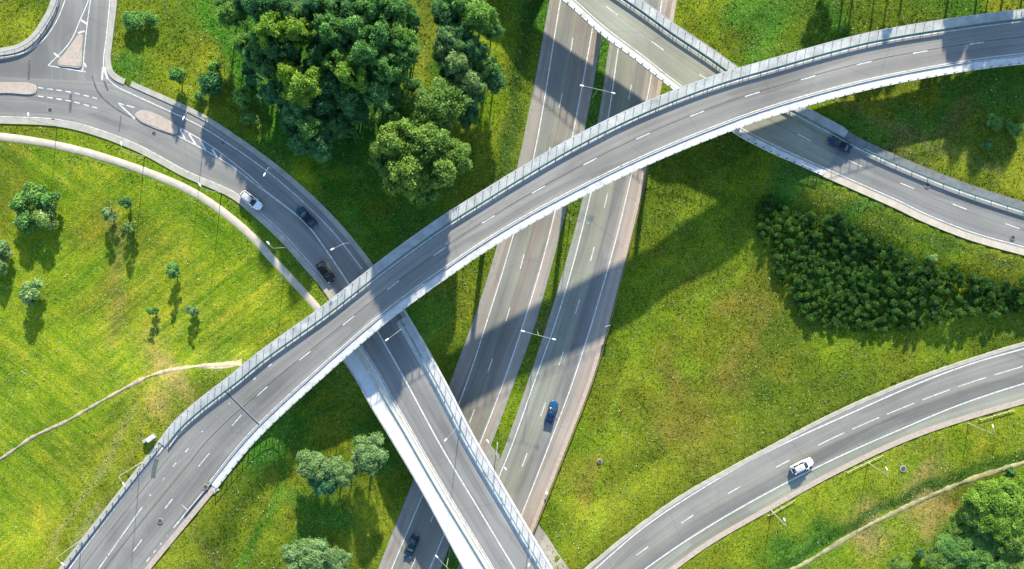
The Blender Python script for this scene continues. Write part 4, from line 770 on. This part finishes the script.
def crown_mesh(name, R, Hc, z0, nl, leaves, ls, m, seed, lob=.36, flat=.8, umin=-.35):
    """uneven crown: leaf faces around many small lobes spread over and inside a lumpy hull"""
    g = np.random.default_rng(seed); lo = []
    ang0 = g.uniform(0, 6.28); 
    for i in range(nl):
        a = g.uniform(0, 2*np.pi); u = g.uniform(umin, 1) if i > nl * .15 else g.uniform(-.8, 0)
        hull = 1 + .22 * math.sin(2*a + ang0) + .16 * math.sin(5*a + 2*ang0); rr = math.sqrt(max(0, 1 - u*u)) * R * (1 - lob * .75) * hull * g.uniform(.72, 1.08)
        lo.append((rr*math.cos(a), rr*math.sin(a), z0 + Hc/2 + u*Hc/2*(1 - lob*.5)*g.uniform(.8, 1.05), R*lob*g.uniform(.6, 1.3)))
    lo = np.array(lo); wgt = lo[:, 3]**2; k = g.choice(len(lo), leaves, p=wgt/wgt.sum()); d = g.normal(size=(leaves, 3)); d /= np.linalg.norm(d, axis=1)[:, None]
    d[:, 2] = np.where(d[:, 2] < -.3, -d[:, 2]*.6, d[:, 2]); rad = lo[k, 3] * (1.05 - .6 * g.random(leaves)**1.8) * (1 + .2*g.normal(size=leaves)); C = lo[k, :3] + d * rad[:, None] * np.array([1, 1, flat])
    nrm = d * .8 + g.normal(size=(leaves, 3)) * .55 + np.array([0, 0, .35]); nrm /= np.linalg.norm(nrm, axis=1)[:, None]
    t1 = np.cross(nrm, g.normal(size=(leaves, 3))); t1 /= np.linalg.norm(t1, axis=1)[:, None]; t2 = np.cross(nrm, t1); s = ls * g.uniform(.5, 1.6, leaves)[:, None]
    co = np.stack([C + t1*s, C + t2*s*.62, C - t1*s, C - t2*s*.62], 1).reshape(-1, 3); f = np.arange(leaves*4).reshape(-1, 4)
    lt = g.random(len(lo)); tint = np.clip(.55*lt[k] + .45*g.random(leaves), 0, 1)
    o = mesh_np(name, co, f, m, attrs={'tint': np.repeat(tint, 4)}); me = o.data; bpy.data.objects.remove(o); return me, lo
def trunk_mesh(h, r, lo, seed, m):
    g = random.Random(seed); bm = bmesh.new(); b_tube(bm, (0,0,-.5), (0,0,h*.55), r, r*.7, 9); b_tube(bm, (0,0,h*.54), (g.uniform(-.2,.2),g.uniform(-.2,.2),h*.92), r*.7, r*.15, 7)
    for i in range(min(9, len(lo))):
        c = lo[i*len(lo)//9 if len(lo) > 9 else i][:3]; b_tube(bm, (0,0,min(h*(.3+.05*i), c[2]*.85)), tuple(c), r*.35, r*.06, 6)
    me = bpy.data.meshes.new('trunk'); bm.to_mesh(me); bm.free(); me.materials.append(m); return me
protos = {}
def proto(key, mats, R, Hc, z0, nl, leaves, ls, n, **k):
    protos[key] = []
    for i in range(n):
        me, lo = crown_mesh('crown', R, Hc, z0, nl, leaves, ls, None, hash_(key) + i, **k); tm = trunk_mesh(z0 + Hc, .05 * R + .08, lo, i, M_bark)
        for mn, mm in mats.items():
            m2 = me.copy(); m2.materials.append(mm); protos[key].append((mn, m2, tm, R))
TONE = {'mid': 'green', 'dark': 'dark green', 'teal': 'bluish green', 'light': 'yellow green', 'sage': 'grey green', 'oak': 'pale green'}
def place(x, y, x0, x1, y0, y1):
    a = min(3, int((x - x0) / (x1 - x0) * 4)); b = min(3, max(0, int((y - y0) / (y1 - y0) * 4))); a = max(a, 0)
    return ('top edge', 'upper part', 'lower part', 'bottom edge')[b] + ', ' + ('far left', 'left of centre', 'right of centre', 'far right')[a]
def hash_(s): return sum(ord(c) * (i + 3) for i, c in enumerate(s))
ALL = {'mid': L_mid, 'dark': L_dark, 'teal': L_teal, 'light': L_light, 'sage': L_sage, 'oak': L_oak}
proto('big', ALL, 3.0, 5.2, 4.5, 90, 17000, .135, 6, lob=.22)
proto('bush', ALL, 1.5, 2.4, .2, 22, 3200, .13, 4, lob=.36)
proto('sapling', ALL, 1.0, 3.5, .5, 26, 1700, .10, 3, lob=.32, umin=-1)
proto('plant', {'plant': L_plant}, 1.0, 3.0, .2, 16, 1500, .11, 6, lob=.36)
def plant(kind, tint, px, py, rpx, h, label, cat='tree', name='tree', group=None):
    lst = [p for p in protos[kind] if p[0] == tint]; _, cm, tm, R = random.choice(lst)
    full = {'big': 9.7, 'bush': 2.6, 'sapling': 4.1, 'plant': 3.2}[kind]
    x, y, z = ground_at(px, py, h * .75); sz = h / full; sxy = rpx * .19 * (1 - (z + h*.7) / H) / R * (1.3 if kind == 'big' else 1.1)
    e = empty(name, (x, y, z - .05), random.uniform(0, 6.28), label=label, cat=cat, group=group); e.scale = (sxy, sxy, sz)
    for n_, me in (('crown', cm), ('trunk', tm)): link(bpy.data.objects.new(n_, me), e)
    return e
G1 = 'trees of the large wood'; G2 = 'trees of the long tree row'
wood = [(232,14,10,11,'mid'),(243,4,9,11,'dark'),(225,3,8,9,'mid'),(262,8,13,16,'dark'),(276,4,12,16,'dark'),(316,6,11,15,'teal'),(305,16,9,13,'dark'),(271,30,13,17,'light'),(299,34,11,16,'light'),(280,48,13,14,'dark'),(262,42,10,13,'mid'),(245,45,9,10,'mid'),(256,58,9,11,'teal'),(268,68,9,11,'teal'),(275,92,10,10,'teal'),(291,76,10,15,'light'),(306,88,15,16,'light'),(322,50,12,13,'dark'),(333,30,14,17,'mid'),(347,14,13,17,'dark'),(358,32,14,18,'mid'),(340,62,11,16,'mid'),(353,76,13,17,'light'),(366,56,14,18,'mid'),(378,32,15,18,'mid'),(374,8,14,18,'mid'),(396,12,13,17,'dark'),(400,36,12,17,'mid'),(402,52,12,17,'mid'),(388,70,14,17,'mid'),(374,90,14,15,'teal'),(350,98,13,14,'teal'),(326,104,12,13,'dark'),(299,110,12,13,'teal'),(311,128,12,13,'mid'),(320,146,10,11,'teal'),(302,143,9,10,'teal'),(338,122,11,11,'dark'),(357,112,11,12,'dark'),(290,125,8,9,'dark'),(332,84,12,14,'dark'),(315,68,11,12,'dark'),(393,92,9,12,'dark'),(330,4,11,15,'mid'),(360,0,12,16,'mid'),(345,46,10,16,'teal'),(410,22,8,14,'dark'),(288,60,9,11,'dark')]
labs = {(271,30):'bright yellow green crown in the upper left of the large wood',(299,34):'pale green crown right of the yellowest tree in the wood',(306,88):'broad yellow green crown on the lower left side of the wood',(275,92):'bluish green tree on the western edge of the wood',(320,146):'bluish tree at the southern tip of the wood',(311,128):'olive crown just above the southern tip of the wood',(232,14):'green tree at the top left corner of the wood'}
for x, y, r, h, c in wood: 
    h *= 1.15 if y < 100 else 1.12
    L = labs.get((x, y)); plant('big', c, x, y, r, h, L or TONE[c] + ' crown in the large wood at its ' + place(x, y, 225, 415, 0, 150), group=None if L else G1)
row = [(446,16,11,13,'dark'),(457,4,12,14,'mid'),(477,16,14,15,'mid'),(490,28,9,12,'mid'),(447,40,11,14,'sage'),(461,34,10,13,'teal'),(472,50,11,13,'dark'),(443,52,9,13,'sage'),(457,64,12,14,'sage'),(468,82,12,13,'sage'),(484,66,10,11,'mid'),(493,78,10,9,'teal'),(450,80,9,11,'dark'),(470,100,9,10,'teal'),(468,117,8,8,'teal'),(458,50,11,13,'dark')]
for x, y, r, h, c in row:
    L = {(493,78):'small separate tree at the right side of the tree row'}.get((x, y)); plant('big', c, x, y, r, h, L or TONE[c] + ' crown in the narrow tree row, ' + place(x, y, 440, 495, 0, 125), group=None if L else G2)
for x, y, r, h, c, L in [(437,105,20,15,'oak','round pale tree between the tree row and the big spreading trees'),(399,140,17,22,'oak','upper left crown of the big spreading group above the flyover'),(424,146,18,22,'oak','upper crown of the big spreading group above the flyover'),(408,172,18,22,'oak','lowest left crown of the big spreading group above the flyover'),(437,170,16,21,'oak','right crown of the big spreading group above the flyover'),(458,157,12,16,'oak','rightmost low crown of the big spreading group'),(385,155,14,15,'oak','leftmost crown of the big spreading group'),(424,190,12,14,'oak','crown nearest the flyover in the big spreading group'),
  (315,466,13,7,'sage','left sage green tree of the clump below the flyover'),(338,472,12,6.5,'sage','middle sage tree of the clump below the flyover'),(325,483,11,6,'teal','lower bluish tree of the clump below the flyover'),(369,455,15,7.5,'sage','sage green tree beside the white walkway'),(305,556,17,7,'sage','wide sage bush at the bottom edge left of the motorway'),(335,563,11,5,'sage','smaller sage bush at the bottom edge'),(350,470,6,4,'dark','small dark bush between the sage trees')]: plant('big', c, x, y, r, h, L)
# dead tree with bare pale branches
x, y, z = ground_at(290, 8, 11); e = empty('dead_tree', (x, y, z), label='bare pale dead tree among the crowns at the top edge', cat='tree'); bm = bmesh.new(); b_tube(bm, (0,0,-.4), (0,0,12), .28, .12)
bm_obj('trunk', bm, M_deadbark, e); bm = bmesh.new(); rr = random.Random(3)
for k in range(26):
    a = rr.uniform(0, 6.28); z0 = rr.uniform(8, 12); l = rr.uniform(1.6, 3); p = Vector((l*math.cos(a), l*math.sin(a), z0 + rr.uniform(.8, 2.6))); b_tube(bm, (0,0,z0), p, .08, .03, 5)
    for j in range(4): b2 = a + rr.uniform(-.8, .8); b_tube(bm, p * rr.uniform(.5, .9) + Vector((0,0,z0*.2)), p + Vector((math.cos(b2), math.sin(b2), .6)), .035, .015, 4)
bm_obj('branches', bm, M_deadbark, e)
# solitary shrubs and saplings of the western field and verges
for k, t_, x, y, r, h, L in [('bush','mid',20,203,10,3.6,'left part of the large shrub clump in the western field'),('bush','mid',33,194,11,4,'upper part of the large shrub clump in the western field'),('bush','mid',47,203,10,4,'right part of the large shrub clump in the western field'),('bush','sage',42,217,12,3.8,'lower right part of the large shrub clump in the western field'),('bush','mid',25,220,11,3.8,'lower left part of the large shrub clump in the western field'),
  ('bush','sage',-1,250,9,3.8,'shrub cut by the left edge of the picture'),('bush','sage',0,266,8,3.4,'lower shrub cut by the left edge of the picture'),('bush','sage',28,293,11,4,'round shrub alone below the large clump'),('sapling','sage',107,214,7,4.5,'left one of three close saplings in the western field'),('sapling','dark',123,203,6,5,'top one of three close saplings in the western field'),('sapling','sage',127,226,6,4.5,'lowest one of three close saplings in the western field'),('sapling','teal',171,271,7,5.2,'dark sapling alone left of the footpath'),('sapling','mid',151,311,5,3.8,'small sapling left of the lowest pair in the western field'),('sapling','sage',191,311,6,4,'small sapling right of the lowest pair in the western field'),
  ('bush','mid',133,20,10,2.2,'wide bush near the roundabout exit'),('bush','mid',150,17,7,2.2,'smaller bush right of the wide one near the roundabout exit'),('bush','dark',210,82,11,6.5,'dark bush on the slope between the loop road and the wood'),('bush','mid',214,68,7,4.5,'small bush above the dark slope bush'),('bush','mid',176,74,7,5,'low bush on the slope left of the others'),('bush','mid',240,97,9,6,'bush near the path at the foot of the wood'),('bush','mid',248,118,8,2.2,'lowest bush on the slope above the loop road'),('bush','mid',200,96,6,1.8,'small bush nearest the hatched marking'),
  ('bush','mid',996,123,7,2.4,'left of three bushes in the grass at the right edge'),('bush','mid',1017,128,7,2.6,'right of three bushes in the grass at the right edge'),('bush','dark',988,145,5,1.8,'lowest of three bushes in the grass at the right edge'),('bush','dark',1012,473,5,2.2,'upper small dark bush above the thicket at lower right'),('bush','dark',1006,482,5,2.2,'lower small dark bush above the thicket at lower right'),('bush','dark',921,554,5,2,'small dark bush beside the leaning pole'),('bush','sage',934,259,4,1.8,'pale shrub alone north of the plantation'),('bush','dark',929,258,3.5,1.6,'dark shrub beside the pale one north of the plantation')]:
    plant(k, t_, x, y, r, h, L, 'tree' if k == 'sapling' else 'bush', 'tree' if k == 'sapling' else 'bush')
for x, y, r, h, c in [(985,498,15,6,'light'),(1005,500,16,7,'light'),(1024,512,18,7,'light'),(975,508,13,5,'oak'),(1000,522,16,6.5,'light'),(988,528,12,4,'mid'),(962,520,11,3.5,'oak'),(1015,540,15,6,'oak'),(955,548,13,3.5,'mid'),(975,552,14,4,'mid'),(1000,560,16,4.5,'mid'),(940,562,12,3,'oak'),(1020,568,14,5,'oak'),(900,566,9,2.4,'oak'),(1030,485,12,5,'light')]:
    plant('big', c, x, y, r, h, TONE[c] + ' tree in the lower right thicket, ' + place(x, y, 900, 1030, 485, 570), group='trees of the lower right thicket')
for x, y, r, h in [(x, y, r, h*.8) for x, y, r, h in [(905,-62,9,19),(918,-70,8,17),(868,-60,16,17),(880,-66,13,18),(985,-62,12,18),(1022,-70,13,21),(1048,-60,16,21),(1065,-50,16,20),(940,-95,10,18),(845,-75,10,15),(1015,-30,9,14)]]:
    plant('big', 'dark', x, y, r, h, 'tall tree outside the top edge whose shadow reaches the flyover', group='tall trees north of the flyover')
# roadside trees whose shadows lie on the right hand road
# plantation
pl = np.array([(757,199),(770,196),(792,208),(815,214),(842,215),(862,232),(880,240),(900,250),(912,262),(932,268),(958,264),(975,280),(1000,285),(1024,280),(1050,285),(1050,312),(1000,311),(960,315),(930,320),(905,330),(880,331),(840,326),(803,318),(795,300),(780,270),(762,235)], float)
pts = []; g = random.Random(5); tries = 0
while tries < 30000:
    tries += 1; x, y = g.uniform(750, 1050), g.uniform(190, 340)
    if not inside(np.array([x]), np.array([y]), pl)[0]: continue
    if 868 < x < 882 and 262 < y < 292: continue
    dmin = 7.6 if x < 880 else 8.6
    if all((x-a)**2 + (y-b)**2 > dmin**2 for a, b in pts): pts.append((x, y))
for x, y in pts:
    rp = g.uniform(3.7, 6.2) * (1 if x < 880 else 1.1); plant('plant', 'plant', x, y, rp, g.uniform(1.1, 1.9) * (1 if x < 880 else 1.2), 'small dark green tree in the dense plantation, ' + place(x, y, 755, 1045, 195, 337), group='trees of the dense plantation')

for i, (x, y) in enumerate([(345,112),(385,108),(400,98),(412,84),(252,80),(262,97),(248,68),(330,132),(372,120),(288,112),(283,102),(392,118),(350,132),(318,112)]):  # bushes added to hide sunlit stripes on the ground beneath the crowns
    c = ('dark', 'teal', 'mid')[i % 3]; plant('bush', c, x, y, 8, 3.5, TONE[c] + ' bush added under the edge of the large wood, ' + place(x, y, 245, 415, 65, 135), 'bush', 'bush', 'added undergrowth of the large wood')
# ------------------------------------------------------------------ grass and wild flowers growing on the ground
def tufts(name, n, size, hgt, seed, sel, colf, mt, dens=None):
    g = np.random.default_rng(seed); px = g.uniform(-15, 1040, n); py = g.uniform(-15, 585, n); P = W(px, py, 3.5); x, y = P[:, 0], P[:, 1]; keep = np.ones(n, bool)
    for q in POLYS: keep &= ~inside(x, y, q)
    keep &= sel(x, y, px, py, g); x, y = x[keep], y[keep]; z = TH(x, y); n = len(x); k = 3
    a = g.uniform(0, 2*np.pi, (n, k)); s = size * g.uniform(.5, 1.4, (n, 1)) * np.ones((1, k)); h = hgt * g.uniform(.4, 1.4, (n, k)); dx, dy = np.cos(a), np.sin(a); lean = g.normal(0, .3, (n, k, 2)) * h[..., None]
    cxy = np.stack([x, y], 1)[:, None] + g.normal(0, size*.5, (n, k, 2)); bz = np.repeat(z[:, None] - .04, k, 1)
    A = np.dstack([cxy[..., 0] - dx*s*.5, cxy[..., 1] - dy*s*.5, bz]); B = np.dstack([cxy[..., 0] + dx*s*.5, cxy[..., 1] + dy*s*.5, bz]); C = np.dstack([cxy[..., 0] + lean[..., 0] + dx*s*.25, cxy[..., 1] + lean[..., 1] + dy*s*.25, bz + h]); D = np.dstack([cxy[..., 0] + lean[..., 0] - dx*s*.25, cxy[..., 1] + lean[..., 1] - dy*s*.25, bz + h*.9])
    co = np.stack([A, B, C, D], 2).reshape(-1, 3); f = np.arange(n*k*4).reshape(-1, 4); cl_ = colf(x, y, g, n); cl_ = np.repeat(cl_, k*4, axis=0)
    return tag(mesh_np(name, co, f, mt, attrs={'cover': cl_}), kind='stuff')
def tuft_mat():
    m, t, b = mat('grass_blades', .8, .1); a = N(t, 'ShaderNodeAttribute', attribute_name='cover').outputs['Color']; t.links.new(a, b.inputs['Base Color'])
    tr = N(t, 'ShaderNodeBsdfTranslucent'); t.links.new(a, tr.inputs['Color']); mx = N(t, 'ShaderNodeMixShader'); mx.inputs[0].default_value = .35
    t.links.new(b.outputs[0], mx.inputs[1]); t.links.new(tr.outputs[0], mx.inputs[2]); t.links.new(mx.outputs[0], t.nodes['Material Output'].inputs['Surface']); return m
M_tuft = tuft_mat(); mown_poly = W(*np.array([(-200,120),(0,142),(120,170),(220,220),(318,318),(240,362),(150,374),(125,420),(70,500),(10,580),(-60,680),(-400,680),(-400,120)], float).T, 7)[:, :2]
def pn(x, y, f): return np.sin(x*f + 2*np.sin(y*f*.7)) * np.sin(y*f*1.1 + 2*np.sin(x*f*.6))
def col_g(x, y, g, n): c = cover(x, y) * g.uniform(.75, 1.5, (n, 1)); return np.clip(c * g.uniform(.85, 1.2, (n, 3)), 0, .6)
t_ = tufts('grass', 150000, .2, .13, 1, lambda x, y, px, py, g: ~inside(x, y, mown_poly) & (pn(x, y, .5) + g.normal(0, .9, len(x)) > -.3), col_g, M_tuft); t_['label'] = 'tall meadow grass between the roads'
t_ = tufts('mown_grass', 40000, .16, .1, 2, lambda x, y, px, py, g: inside(x, y, mown_poly), col_g, M_tuft); t_['label'] = 'short mown grass of the western field'
t_ = tufts('wild_flowers', 45000, .14, .22, 3, lambda x, y, px, py, g: (pn(x+9, y, .22) + pn(x, y+5, .6)*.6 + g.normal(0, .6, len(x)) > .8), lambda x, y, g, n: np.where(g.random((n, 1)) < .7, np.array([[.55,.56,.42]]), np.array([[.5,.42,.06]])) * g.uniform(.5, 1.1, (n, 1)), M_tuft); t_['label'] = 'pale wild flowers scattered in the grass'
